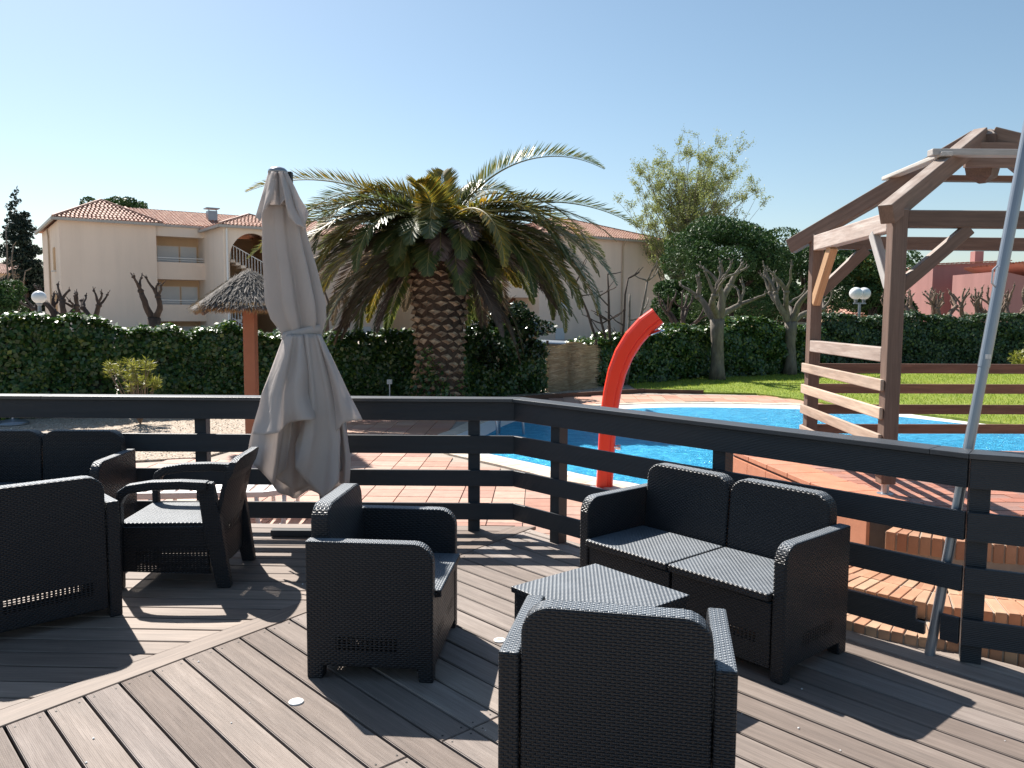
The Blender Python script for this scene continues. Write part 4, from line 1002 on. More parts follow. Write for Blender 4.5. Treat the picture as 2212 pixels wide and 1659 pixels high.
sd = np.stack([-np.sin(th), np.cos(th), th * 0], 1)
quads('thatch', P0, sd * rg.uniform(.004, .012, n_)[:, None], dn * rg.uniform(.05, .14, n_)[:, None], 'thatch', tu, kind='stuff')
n_ = 2600; th = rg.uniform(0, 2 * np.pi, n_); rr_ = TR * rad4(th) * rg.uniform(.9, 1.0, n_)
P0 = np.stack([rr_ * np.cos(th), rr_ * np.sin(th), ev + rg.uniform(-.05, .02, n_)], 1)
quads('fringe', P0, np.stack([-np.sin(th), np.cos(th), th * 0], 1) * .005, np.stack([rg.normal(0, .02, n_), rg.normal(0, .02, n_), -rg.uniform(.03, .07, n_)], 1), 'thatchb', tu, kind='stuff')
mb = MB(); cs = [Vector((TR * 1.12 * math.cos(a) , TR * 1.12 * math.sin(a), ev + .0)) for a in [math.pi / 2 * k + math.pi / 2 - .35 - math.pi/4 + math.pi / 4 for k in range(4)]]
mb.add([(0, 0, ap - .02)] + [tuple(c) for c in cs], [(0, 1, 2), (0, 2, 3), (0, 3, 4), (0, 4, 1)]); add('roof_cone', mb, 'thatchb', tu)
for k in range(4): add('rafter', MB().beam((0, 0, ap - .12), cs[k] * .97 + Vector((0, 0, -.03)), .04, .05), 'beam', tu)

# ------------------------------------------------------------------ palm
PX, PYY = D(950, 870, 16.0).x, 16.0
pl = thing('palm_tree', 'stout date palm with diamond scarred trunk and drooping crown', 'palm tree', (PX, PYY, GZ))
def pr_(z): # trunk radius by height
    return float(np.interp(z, [0, .25, .6, 1.2, 2.0, 2.6, 3.1, 3.6], [.66, .56, .50, .46, .52, .58, .56, .40]))
tz = 3.45
add('trunk', MB().lathe([(pr_(z) - .02, z) for z in np.linspace(0, tz + .35, 30)], n=32), 'palmbark', pl, smooth=True)
bm2 = MB(); bm2.add([(-.118, -.01, 0), (0, -.03, -.078), (.118, -.01, 0), (0, -.03, .07), (-.062, .05, .008), (0, .085, -.040), (.062, .05, .008), (0, .05, .036)],
        [(0, 1, 5, 4), (1, 2, 6, 5), (2, 3, 7, 6), (3, 0, 4, 7), (4, 5, 6, 7), (0, 3, 2, 1)])
bme = bm2.mesh('leaf_base'); cnt = 0
nrow = 23
for j in range(nrow):
    z = .18 + j * (tz - .1) / nrow; ring = 11
    for i in range(ring):
        a = 2 * math.pi * (i + .5 * (j % 2)) / ring + rnd.uniform(-.03, .03)
        if math.sin(a) > 0.5: continue
        if cnt >= 298: break
        cnt += 1; r = pr_(z) - .03
        o = add('leaf_base', bme, 'boot', pl, (r * math.cos(a), r * math.sin(a), z + rnd.uniform(-.012, .012)))
        sc = pr_(z) / .5 * 1.2; o.rotation_euler = (rnd.uniform(-.15, .3), rnd.uniform(-.22, .22), a - math.pi / 2 + rnd.uniform(-.15, .15)); o.scale = (sc * rnd.uniform(.85, 1.0), rnd.uniform(.7, 1.4), rnd.uniform(.92, 1.18))
# ivy creeping over the foot of the trunk
rgp = np.random.default_rng(5); n_ = 1500; aa = rgp.uniform(math.pi * .95, math.pi * 2.05, n_); zz_ = rgp.uniform(0, 1.25, n_) ** 1.2
keep = (np.sin(aa * 3 + 1) * .25 + .45 + rgp.normal(0, .15, n_)) > zz_ / 1.25 * .85
pp = np.stack([[(pr_(z) + .05) * math.cos(a), (pr_(z) + .05) * math.sin(a), z] for a, z in zip(aa[keep], zz_[keep])])
leaves('ivy', pp, .045, 'ivy', pl, 6, .8, kind='stuff')

def frond(az, e0, length, droop, mat, seed, rach='rachis', wid=.42, twist=0.0, z0=tz + .05, r0=.18, e_min=-82, lift=0.0):
    rn = random.Random(seed); N = 26; p = Vector((math.cos(az) * r0, math.sin(az) * r0, z0)); pts = [p.copy()]; e = e0; dl_ = length / N; azc = az; dirs = []
    for i in range(N):
        s_ = i / N; e = max(e_min, e0 - droop * (s_ ** 1.15)); azc = az + twist * s_
        d = Vector((math.cos(R(e)) * math.cos(azc), math.cos(R(e)) * math.sin(azc), math.sin(R(e)))); dirs.append(d)
        p = p + d * dl_; pts.append(p.copy())
    dirs.append(dirs[-1])
    o = add('frond', MB().tube(pts, [.03 - .026 * (i / N) ** .7 for i in range(N + 1)], 5), rach, pl)
    n = 100; P0, U, V = [], [], []
    side0 = Vector((-math.sin(az), math.cos(az), 0))
    for k in range(n):
        s_ = 0.10 + 0.90 * (k / (n - 1)); fi = s_ * N; i = min(N - 1, int(fi)); c = pts[i].lerp(pts[i + 1], fi - i); d = dirs[i]
        side = side0 - d * side0.dot(d); side.normalize(); upv = d.cross(side) * -1
        if upv.z < 0: upv = -upv
        ll = wid * (math.sin(math.pi * min(1, (s_ * .92 + .08)) ** .75) ** .55) * rn.uniform(.85, 1.1)
        if s_ < .22: ll *= .35 + 2.9 * (s_ - .08)
        for sg in (-1, 1):
            dr = (side * sg * rn.uniform(.7, .95) + d * (.5 + .5 * s_) + upv * (rn.uniform(.12, .38) + lift) + Vector((0, 0, -.30 + lift * .5 + rn.uniform(-.15, .1)))).normalized()
            wv = dr.cross(upv).normalized() * .022
            hl = ll * .5; mid = c + dr * hl
            P0.append(mid); V.append(dr * hl); U.append(wv)
    if lift: pass
    q = quads('leaflets', np.array([tuple(v) for v in P0]), np.array([tuple(v) for v in U]), np.array([tuple(v) for v in V]), mat, o)
    return o
rp = random.Random(42)
# spreading upper fronds placed one by one: azimuth deg (0 = right, 270 = towards the camera), start elevation, length, total droop, kind, leaflet lift
hero = [
    (8, 63, 3.75, 92, 'frond', .5), (2, 36, 3.5, 112, 'frondy', .1), (-4, 28, 3.9, 62, 'frond', .3), (-14, 44, 3.4, 120, 'frondy', .1), (352, 16, 3.6, 90, 'frond', .05), (18, 30, 3.7, 84, 'frond', .2), (30, 40, 3.5, 104, 'frond', .2),
    (168, 66, 2.9, 190, 'frond', .25), (186, 40, 3.75, 66, 'frondy', .35), (176, 30, 3.75, 84, 'frond', .25), (194, 32, 3.6, 90, 'frondy', .15), (203, 18, 3.5, 78, 'frond', .1), (160, 36, 3.6, 88, 'frond', .25), (182, 20, 3.8, 66, 'frond', .15), (170, 50, 3.3, 110, 'frond', .3),
    (268, 62, 1.75, 165, 'frondy', 0), (290, 34, 1.9, 135, 'frond', 0), (246, 30, 1.8, 130, 'frond', 0), (262, 2, 1.5, 88, 'frond', 0), (276, 20, 1.6, 110, 'frondb', 0), (306, 36, 2.7, 130, 'frondy', 0), (330, 40, 3.2, 125, 'frondy', .05), (234, 30, 2.7, 122, 'frond', 0), (320, 12, 2.9, 96, 'frond', 0), (218, 22, 3.1, 104, 'frondy', 0), (212, 44, 3.0, 130, 'frond', .1),
    (150, 48, 3.4, 100, 'frond', .2), (45, 55, 3.2, 110, 'frond', .2), (100, 68, 2.6, 140, 'frond', .2), (72, 72, 2.4, 130, 'frond', .3), (125, 60, 2.8, 120, 'frond', .3), (90, 85, 1.6, 60, 'frondy', .3), (250, 80, 1.3, 90, 'frondy', .3), (20, 78, 1.8, 110, 'frond', .3), (185, 76, 1.9, 130, 'frondy', .3)]
for i, (az, e0, L_, dr, mt, lf) in enumerate(hero): frond(R(az), e0, L_, dr, mt, i, wid=.50, lift=lf)
for i in range(22):   # long side fronds arching out and down
    az = (0 if i % 2 else math.pi) + rp.uniform(-.75, .75)
    frond(az, rp.uniform(2, 30), rp.uniform(3.5, 4.0), rp.uniform(80, 104), rp.choice(['frond', 'frond', 'frondy', 'frondb']), 400 + i, wid=.5, z0=tz, lift=.1)
for i in range(46):   # middle ring
    az = i * 2.39996 + rp.uniform(-.15, .15); c_ = math.sin(az)
    e0 = rp.uniform(-8, 34); mt = rp.choice(['frond', 'frond', 'frond', 'frondy', 'frond', 'frondb'])
    frond(az, e0, rp.uniform(3.0, 3.6) * (1 if c_ > -.5 else .50), rp.uniform(70, 108), mt, 100 + i, wid=.50, twist=rp.uniform(-.15, .15), z0=tz)
for i in range(28):   # lower ring hanging out and down
    az = i * 2.39996 + 1.1 + rp.uniform(-.15, .15); c_ = math.sin(az)
    if c_ < -.72: continue
    e0 = rp.uniform(-28, 8); mt = rp.choice(['frond', 'frondb', 'frondb', 'frond', 'frondy'])
    frond(az, e0, rp.uniform(2.6, 3.2) * (1 if c_ > -.45 else .45), rp.uniform(42, 66), mt, 200 + i, 'rachisb', wid=.46, twist=rp.uniform(-.12, .12), z0=tz - .12)
for i, (az, L_) in enumerate(((180, 2.2), (195, 2.4), (172, 2.7), (0, 2.7), (-12, 2.4), (8, 2.8), (-28, 2.2), (208, 2.1), (-40, 2.2))):
    frond(R(az), rp.uniform(-46, -26), L_, rp.uniform(30, 46), rp.choice(['frondb', 'frond', 'frondb']), 300 + i, 'rachisb', wid=.44, z0=tz - .2)

# ------------------------------------------------------------------ hedges
def hedge(name, pts, h, th, nleaf, size, mat, label, bulge=None, seed=1, cat='hedge'):
    """pts: front base line left to right, h: list of heights"""
    t = thing(name, label, cat); rg = np.random.default_rng(seed)
    P_ = [Vector(p) for p in pts]; segL = [(b - a).length for a, b in zip(P_, P_[1:])]; tot = sum(segL); cum = np.cumsum([0] + segL)
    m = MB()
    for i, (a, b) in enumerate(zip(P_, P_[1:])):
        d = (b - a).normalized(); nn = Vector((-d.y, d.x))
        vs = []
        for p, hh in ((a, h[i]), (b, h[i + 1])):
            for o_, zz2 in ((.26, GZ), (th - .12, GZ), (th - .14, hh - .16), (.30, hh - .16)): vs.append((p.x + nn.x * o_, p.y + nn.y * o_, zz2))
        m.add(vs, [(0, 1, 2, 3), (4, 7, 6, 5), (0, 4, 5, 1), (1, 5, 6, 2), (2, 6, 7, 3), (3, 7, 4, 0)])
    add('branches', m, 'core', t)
    s_ = rg.uniform(0, tot, nleaf); idx = np.clip(np.searchsorted(cum, s_) - 1, 0, len(segL) - 1)
    A = np.array([tuple(p) for p in P_]); dirv = (A[idx + 1] - A[idx]); Ls = np.linalg.norm(dirv, axis=1); dirv /= Ls[:, None]; fr = (s_ - cum[idx]) / Ls
    H = np.array(h); hh = H[idx] * (1 - fr) + H[idx + 1] * fr
    nrm = np.stack([-dirv[:, 1], dirv[:, 0]], 1)
    bs = A[idx] + dirv * (s_ - cum[idx])[:, None]
    ftop = rg.random(nleaf) < th / (th + 1.7) * 0.9
    lump = .10 * np.sin(s_ * 2.1) + .07 * np.sin(s_ * 5.3 + 1) + .05 * np.sin(s_ * 11.7 + 2)
    z = np.where(ftop, hh + lump * .8 + rg.normal(0, .035, nleaf), GZ + (hh + lump * .8 - GZ) * rg.uniform(0.0, 1, nleaf) ** .9)
    bump_ = .09 * np.sin(s_ * 3.1 + z * 4) + .06 * np.sin(s_ * 7.7 - z * 6) + .05 * np.sin(z * 11 + s_ * 2)
    depth = np.where(ftop, rg.uniform(0, th, nleaf), .12 - bump_ * .9 - rg.exponential(.03, nleaf) + rg.uniform(0, .1, nleaf) + .12 * np.clip((z - hh + .25) / .25, 0, 1) ** 2)
    p = np.stack([bs[:, 0] + nrm[:, 0] * depth, bs[:, 1] + nrm[:, 1] * depth, z], 1)
    bias = np.where(ftop[:, None], np.array([[0, 0, 1.3]]), np.stack([-nrm[:, 0], -nrm[:, 1], np.full(nleaf, .55)], 1) * 1.1)
    leaves('foliage', p, size, mat, t, seed, .8, bias, kind='stuff')
    return t
hedge('ivy_hedge', [(-14, 11.4), (-8.3, 13.9), (-7.2, 14.75), (-5, 15.9), (-2.6, 17.2), (0.1, 18.35), (0.86, 19.1)], [1.35, 1.42, 1.34, 1.12, 1.05, 1.15, .80], 1.0, 70000, .046, 'ivy', 'long ivy covered hedge behind the gravel bed on the left', seed=3)
hedge('ivy_hedge', [(2.05, 20.5), (3.6, 21.7), (5.6, 23.4), (7.2, 24.3), (9.4, 25.7), (10.2, 26.3)], [.75, 1.05, 1.12, 1.42, 1.1, 1.0], 1.1, 38000, .05, 'ivy', 'ivy hedge behind the two pollarded trees on the lawn', seed=4)
hedge('clipped_hedge', [(10.0, 26.9), (12.5, 27.4), (30, 26.8)], [1.5, 1.52, 1.55], 1.4, 52000, .05, 'ivyd', 'tall clipped dark hedge at the right behind the gazebo', seed=5)

# reed fence, wire fence, car
rf = thing('reed_fence', 'bleached reed screen filling the gap between the two hedges', 'fence')
rg = np.random.default_rng(8); A0 = np.array([0.86, 19.25]); B0_ = np.array([2.1, 20.35]); n_ = 2600
s_ = rg.random(n_); z = GZ + rg.uniform(0, 1.14 , n_) * (1 - .05 * np.sin(s_ * 9)); dv_ = (B0_ - A0) / np.linalg.norm(B0_ - A0)
P0 = np.stack([A0[0] + (B0_ - A0)[0] * s_ + .02 * np.sin(z * 20), A0[1] + (B0_ - A0)[1] * s_ - .06 * np.sin(s_ * 12), z], 1)
V = np.stack([np.full(n_, dv_[0]), np.full(n_, dv_[1]), rg.normal(0, .10, n_)], 1) * rg.uniform(.08, .28, n_)[:, None]
quads('reed_canes', P0, np.tile(np.array([[0, -.003, .010]]), (n_, 1)), V, 'reed', rf, kind='stuff')
add('backing', MB().beam((0.86, 19.32, .25), (2.1, 20.42, .25), .02, 1.05), 'reed', rf)
for p in ((0.84, 19.35), (2.12, 20.5)): add('fence_post', MB().box((p[0], p[1], .3), (.06, .06, 1.3)), 'barkd', rf)
wf = thing('wire_fence', 'green wire mesh fence in front of the right apartment block', 'fence')
for i, px in enumerate((1150, 1189, 1231, 1273, 1330)):
    p = D(px, 700, 30); add('fence_post', MB().box((p.x, 30, (D(px, 738, 30).z + -.9) / 2), (.06, .06, D(px, 738, 30).z + .9)), 'cord', wf)
pa, pb2 = D(1150, 740, 30), D(1330, 744, 30)
for k in range(9): add('wire', MB().tube([pa - Vector((0, 0, .07 * k + .02)), pb2 - Vector((0, 0, .07 * k + .02))], .006, 4), 'steel', wf)
car = thing('parked_car', 'silver car whose roof shows over the reed screen', 'car', (D(1228, 760, 24.5).x, 24.5, -.64))
bod = [(-1.9, .25), (1.9, .25), (2.0, .6), (1.9, .85), (1.1, .95), (.55, 1.36), (-.9, 1.42), (-1.55, 1.0), (-1.95, .85), (-2.0, .5)]
add('body', MB().extr(bod, 'y', -.82, .82), 'car', car, bevel=.08)
add('windows', MB().extr([(1.0, .95), (.5, 1.31), (-.85, 1.36), (-1.4, 1.0)], 'y', -.83, .83), 'glass', car)
for x in (-1.25, 1.25):
    for y in (-.78, .78): add('wheel', MB().tube([(x, y - .1, .3), (x, y + .1, .3)], .31, 18), 'black', car)

# ------------------------------------------------------------------ trees
def wob(a, b, n, amt, r): 
    a = Vector(a); b = Vector(b); L = (b - a).length
    return [a.lerp(b, i / n) + (Vector((r.uniform(-1, 1), r.uniform(-1, 1), r.uniform(-1, 1))) * amt * L if 0 < i < n else Vector()) for i in range(n + 1)]
def limb(mb, a, d, L, r0, r1, rr_, wig=.25, n=5, sides=7):
    p = Vector(a); d = Vector(d).normalized(); pts = [p.copy()]; 
    for i in range(n):
        d = (d + Vector((rr_.uniform(-1, 1), rr_.uniform(-1, 1), rr_.uniform(-.4, .7))) * wig).normalized(); p = p + d * L / n; pts.append(p.copy())
    rads = [r0 + (r1 - r0) * (i / n) ** .8 for i in range(n + 1)]; rads = [q * rr_.uniform(.92, 1.14) for q in rads]
    mb.tube(pts, rads, sides); return pts, d
def pollard(name, base, h, r, spread, label, seed, mat='bark', nl=5, sub=3, sprig=2, group=None, fork=.6, top=None):
    t = thing(name, label, 'tree', base, group=group); q = random.Random(seed)
    tr = MB(); hp = Vector((q.uniform(-.05, .05), q.uniform(-.05, .05), h * fork))
    pts = wob((0, 0, 0), hp, 5, .015, q); tr.tube(pts, [r * 1.35, r * 1.05, r * .95, r * .92, r * 1.0, r * 1.12], 12)
    add('trunk', tr, mat, t, smooth=True)
    for i in range(nl):
        mb = MB(); a = 2 * math.pi * i / nl + q.uniform(-.4, .4)
        d = Vector((math.cos(a) * spread, math.sin(a) * spread * .8, q.uniform(.55, 1.0)))
        L = h * (1 - fork) * q.uniform(.55, .75); p1, dd = limb(mb, hp - Vector((0, 0, .05)), d, L, r * .62, r * .40, q, .36, 6, 9)
        tip = p1[-1]; mb.lathe([(.02, -r * .5), (r * .52, -r * .25), (r * .55, r * .15), (.02, r * .45)], tip, 8)
        for k in range(sub):
            d2 = (dd + Vector((q.uniform(-.9, .9), q.uniform(-.7, .7), q.uniform(.1, .9)))).normalized()
            L2 = h * (1 - fork) * q.uniform(.28, .5); p2, d3 = limb(mb, tip, d2, L2, r * .30, r * .15, q, .42, 5, 7)
            mb.lathe([(.01, -r * .22), (r * .24, -r * .1), (r * .25, r * .1), (.01, r * .24)], p2[-1], 7)
            for _ in range(sprig):
                limb(mb, p2[-1], (d3 + Vector((q.uniform(-.9, .9), q.uniform(-.9, .9), q.uniform(0, .8)))), q.uniform(.12, .3) * h * .18, r * .10, r * .05, q, .2, 3, 5)
        add('limb', mb, mat, t, smooth=True)
    return t
def gp_(px, py, z=-.265): return G(px, py, z)
pollard('pollarded_tree', gp_(1549, 820), 3.3, .19, 1.05, 'grey pollarded tree in front of the ivy hedge, nearer to the red shower', 21, nl=5, sub=4, sprig=3, group='pollarded trees on the lawn', fork=.52)
pollard('pollarded_tree', gp_(1706, 809), 3.6, .17, .85, 'grey pollarded tree just left of the gazebo post', 25, nl=6, sub=3, sprig=3, group='pollarded trees on the lawn', fork=.45)
bz = -.6
rowR = [(1972, 31, 2.9, 'thin pollarded tree beside the right gazebo post above the hedge'), (2036, 30, 3.0, 'pollarded stump tree in front of the left part of the rose wall'), (2101, 30, 3.0, 'pollarded stump tree in front of the middle of the rose wall'),
        (2150, 30.5, 3.0, 'pollarded stump tree just left of the leaning pole'), (2190, 30, 3.1, 'pollarded stump tree right of the leaning pole')]
for i, (px, dd, hh, lb) in enumerate(rowR):
    pollard('pollarded_tree', (D(px, 700, dd).x, dd, bz), hh + .35, .17, .8, lb, 40 + i, 'twig', nl=4, sub=4, sprig=1, group='pollarded trees behind the right hedge', fork=.55)
rowL = [(335, 21, 3.2, 'dark pollarded tree forked in two in front of the blank cream wall'), (128, 21, 2.9, 'low dark pollarded tree right of the single globe lamp'), (190, 22, 2.9, 'single bent dark stub tree over the ivy hedge below the cream wall'), (703, 24, 3.0, 'dark pollarded tree just right of the closed parasol'), (1478, 30, 3.1, 'small pollarded tree behind the ivy hedge right of the red shower')]
for i, (px, dd, hh, lb) in enumerate(rowL):
    pollard('pollarded_tree', (D(px, 700, dd).x, dd, bz), hh, .15, .9, lb, 60 + i, 'barkd', nl=(2, 5, 3, 4, 5)[i], sub=3, sprig=2, group='dark pollarded trees behind the ivy hedge', fork=(.63, .66, .64, .5, .5)[i])

def bare(name, base, stems, label, mat, seed, cat='tree', rad=.045):
    t = thing(name, label, cat, base); q = random.Random(seed)
    for (dx, dy, hh) in stems:
        mb = MB(); top = Vector((dx, dy, hh)); pts = wob((q.uniform(-.05, .05), q.uniform(-.05, .05), 0), top, 7, .012, q); mb.tube(pts, [rad * (1.1 - .7 * i / 7) for i in range(8)], 8)
        for k in range(5):
            i = q.randint(3, 7); p = pts[i]; sd_ = q.choice((-1, 1)); 
            d = Vector((sd_ * q.uniform(.5, 1), q.uniform(-.4, .4), q.uniform(.1, .8)))
            p2, d2 = limb(mb, p, d, q.uniform(.35, .8), rad * .42, rad * .2, q, .28, 5, 6)
            if q.random() < .6: limb(mb, p2[2], d + Vector((0, 0, .9)), q.uniform(.2, .45), rad * .25, rad * .12, q, .3, 4, 5)
        add('stem', mb, mat, t, smooth=True)
    return t
bare('bare_tree', G(1080, 838, -.285), [(-.55, .1, 2.3), (.05, 0, 2.6), (-.1, .1, 2.0)], 'slender bare tree with pale stems right of the palm trunk', 'twig', 5, rad=.04)
bare('bare_tree', G(1325, 833, -.285), [(-1.0, .1, 2.7), (-.2, 0, 2.9), (.35, .1, 2.8), (-.45, .1, 2.3)], 'bare multi-stemmed tree behind the red shower', 'barkd', 9, rad=.05)
bare('bare_tree', G(1352, 831, -.285), [(.55, .2, 2.75), (.1, .3, 2.4)], 'forked bare tree leaning over the red shower toward the right', 'bark', 14, rad=.06)

def crown_tree(name, base, label, clumps, nleaf, size, mat, trunk_h, trunk_r, seed, barkn='barkd', limbs=5, shell=.6, cat='tree', drop=0.0, aspect=.5):
    t = thing(name, label, cat, base); rg = np.random.default_rng(seed); q = random.Random(seed)
    mb = MB(); mb.tube(wob((0, 0, 0), (0, 0, trunk_h), 5, .02, q), [trunk_r * (1.2 - .5 * i / 5) for i in range(6)], 9)
    for c, r in clumps[:limbs]: mb.tube(wob((0, 0, trunk_h * .55), c, 4, .04, q), [trunk_r * .5, trunk_r * .4, trunk_r * .3, trunk_r * .2, trunk_r * .1], 6)
    add('trunk', mb, barkn, t, smooth=True)
    vol = [r[0] * r[1] + r[0] * r[2] for c, r in clumps]; P_ = []
    for (c, r), v in zip(clumps, vol):
        n = int(nleaf * v / sum(vol)); P_.append(blob(c, r, n, rg, shell))
    leaves('crown', np.concatenate(P_), size, mat, t, seed, aspect, kind='stuff', drop=drop)
    return t
def clumpset(cx0, cz0, rx, rz, n, r0, seed, ry=None):
    q = random.Random(seed); out = []
    for i in range(n):
        a = q.uniform(0, 6.28); b = math.asin(q.uniform(-.75, 1)); ry_ = ry or rx; k = q.uniform(.55, 1)
        out.append(((cx0 + rx * k * math.cos(a) * math.cos(b), ry_ * k * math.sin(a) * math.cos(b), cz0 + rz * k * math.sin(b)), (r0 * q.uniform(.7, 1.3), r0 * q.uniform(.7, 1.3), r0 * q.uniform(.5, .9))))
    return out
# umbrella pine
d_ = 40.0; b_ = D(1572, 700, d_); zc = D(1572, 560, d_).z + .9
crown_tree('umbrella_pine', (b_.x, d_, -.9), 'broad dark umbrella pine right of the cream apartments', clumpset(0, zc, 3.0, 1.8, 50, .85, 3) + clumpset(.3, zc - 2.1, 2.8, 1.0, 26, .7, 31), 60000, .075, 'pine', zc, .3, 31)
d_ = 44.0; b_ = D(1735, 700, d_); zc = D(1790, 600, d_).z + .9
crown_tree('dark_pine', (b_.x, d_, -.9), 'dark pine behind the left gazebo post', clumpset(1.2, zc - .2, 4.2, 2.3, 60, .9, 5), 56000, .085, 'pine', zc, .3, 33)
d_ = 42.0; b_ = D(1880, 700, d_); zc = D(1880, 615, d_).z + .9
crown_tree('spring_tree', (b_.x, d_, -.9), 'light green leafing tree seen between the gazebo posts', clumpset(0, zc, .9, 1.6, 16, .5, 8), 3800, .085, 'lime', zc, .12, 35, limbs=12)
crown_tree('dark_bush_tree', (D(1925, 700, 43).x, 43, -.9), 'dark evergreen tree just behind the near gazebo post', clumpset(-.3, D(1880, 640, 43).z + .9, 1.3, 1.5, 14, .7, 9), 7000, .11, 'pine', 3, .15, 36)
crown_tree('evergreen_tree', (D(1462, 700, 46).x, 46, -.9), 'dark evergreen filling the gap between the cream apartments and the umbrella pine', clumpset(.1, 2.6, 1.2, 2.0, 26, .6, 61), 15000, .09, 'pine', 3, .15, 62)
crown_tree('evergreen_tree', (D(1640, 700, 56).x, 56, -.9), 'low dark evergreen behind the pollarded trees on the lawn', clumpset(0, 2.2, 5.0, 1.8, 40, .9, 63), 22000, .11, 'pine', 3, .15, 64)
# tall airy tree: many fine upward branches with small leaves
def airy(base, label, cx0, H_, Wd, seed, nb=70, nl=9500):
    t = thing('poplar_tree', label, 'tree', base); q = random.Random(seed); rg = np.random.default_rng(seed)
    mb = MB(); mb.tube(wob((0, 0, 0), (0, 0, H_ * .8), 6, .01, q), [.28, .24, .2, .16, .12, .08, .03], 8); P_ = []
    for i in range(nb):
        z0 = H_ * q.uniform(.18, .66); a = q.uniform(0, 6.28); out = q.uniform(.25, 1) * Wd * (1.0 - .35 * max(0, z0 / H_ - .45) / .3)
        end = Vector((math.cos(a) * out + .3, math.sin(a) * out * .8, min(H_ * q.uniform(.9, 1.02), z0 + out * q.uniform(.7, 1.5) + H_ * .1)))
        if end.z > H_ * (1 - .32 * (abs(end.x) / Wd) ** 2): end.z = H_ * (1 - .32 * (abs(end.x) / Wd) ** 2)
        pts = wob((0, 0, z0), end, 5, .05, q); mb.tube(pts, [.05, .04, .032, .024, .016, .008], 4)
        for k in range(9):
            s0 = pts[q.randint(2, 5)]; e2 = s0 + Vector((q.uniform(-1, 1), q.uniform(-.8, .8), q.uniform(.2, 1.3))) * q.uniform(.5, 1.1)
            mb.tube([s0, s0.lerp(e2, .5) + Vector((q.uniform(-.06, .06), 0, 0)), e2], [.016, .01, .005], 3)
            m_ = nl // (nb * 9); tt = rg.random(m_)[:, None]; P_.append(np.array(s0)[None] * (1 - tt) + np.array(e2)[None] * tt + rg.normal(0, .12, (m_, 3)))
    add('trunk', mb, 'bark', t); leaves('crown', np.concatenate(P_), .06, 'pale', t, seed, .55, kind='stuff'); return t
d_ = 62.0; b_ = D(1500, 700, d_)
airy((b_.x - .7, d_, -1), 'tall airy tree with pale spring leaves behind the umbrella pine', 0, D(1490, 302, d_).z + .6, 5.6, 17, nb=150, nl=84000)
# cedar at left
d_ = 64.0; b_ = D(55, 700, d_); Hc = D(46, 410, d_).z + 1.5
cl = []; q = random.Random(4)
for i in range(46):
    f = i / 45; z = Hc * (.04 + .96 * f); rad = 3.1 * (1 - f) ** .85 + .16
    for k in range(3 if f < .85 else 1):
        a = q.uniform(0, 6.28); cl.append(((math.cos(a) * rad * q.uniform(.35, .9) - .25 * f, math.sin(a) * rad * .6, z), (rad * .42 + .08, rad * .35 + .06, .26)))
crown_tree('cypress_tree', (b_.x, d_, -1.5), 'tall dark conifer at the left end of the apartment block', cl, 26000, .15, 'cedar', Hc * .80, .22, 41, limbs=0, shell=.3)
bare('bare_tree', (D(22, 700, 60).x, 60, -1.5), [(0, 0, 9.0), (-.8, 0, 7.5), (.5, 0, 7.8), (-1.6, .5, 6.5), (1.0, .5, 6.0)], 'bare grey tree at the far left edge in front of the conifer', 'bark', 77, rad=.10)
crown_tree('evergreen_tree', (D(5, 700, 50).x, 50, -1), 'round dark evergreen at the far left edge behind the hedge', clumpset(-.8, 3.2, 1.6, 1.6, 16, .8, 14), 6000, .12, 'pine', 3, .2, 43)
d_ = 84.0; b_ = D(262, 700, d_)
crown_tree('pine_tree', (b_.x, d_, -1), 'pine top peeping over the tiled roof of the left wing', clumpset(-.3, D(262, 458, d_).z + 1, 3.4, 1.3, 26, .7, 21), 7000, .16, 'pine', D(262, 450, d_).z, .3, 45, limbs=14)
# magnolia-like bush right of the palm
b_ = D(1100, 700, 18.6)
crown_tree('magnolia_bush', (b_.x, 18.6, -.3), 'glossy evergreen bush just right of the palm trunk', clumpset(-.1, 1.25, .85, .95, 22, .34, 12), 7500, .06, 'magn', 1.6, .05, 50, limbs=10, aspect=.5)
# lime shrub on the gravel
def sprayshrub(base, label, h, w_, nst, mat, seed, lsize, per=46):
    t = thing('leafy_shrub', label, 'shrub', base); q = random.Random(seed); P0, U, V = [], [], []; mb = MB()
    for i in range(nst):
        a = q.uniform(0, 6.28); e = Vector((math.cos(a) * w_ * q.uniform(.15, 1), math.sin(a) * w_ * q.uniform(.1, .8), h * q.uniform(.62, 1)))
        pts = wob((0, 0, 0), e, 4, .04, q); mb.tube(pts, [.012, .010, .008, .006, .004], 5)
        for k in range(per):
            d = Vector((q.uniform(-1, 1), q.uniform(-1, 1), q.uniform(-.35, 1))).normalized(); L = lsize * q.uniform(.6, 1.2)
            c = Vector(pts[-1]) - Vector((0, 0, q.uniform(0, .13))) + d * L
            P0.append(tuple(c)); V.append(tuple(d * L)); U.append(tuple(d.cross(Vector((q.uniform(-1, 1), q.uniform(-1, 1), q.uniform(-1, 1)))).normalized() * L * .13))
    add('stems', mb, 'twig', t); quads('foliage', np.array(P0), np.array(U), np.array(V), mat, t, kind='stuff'); return t
b_ = G(303, 916, -.285)
sprayshrub(b_, 'yellow-green spiky shrub growing from the gravel before the left hedge', 1.08, .58, 34, 'lime', 3, .055)
b_ = D(2196, 800, 21.0)
crown_tree('garden_shrub', (b_.x + .25, 21.0, -.3), 'pale leafy shrub at the right edge before the clipped hedge', clumpset(.2, .75, .45, .6, 12, .28, 16), 2200, .06, 'lime', .9, .03, 52, limbs=10)

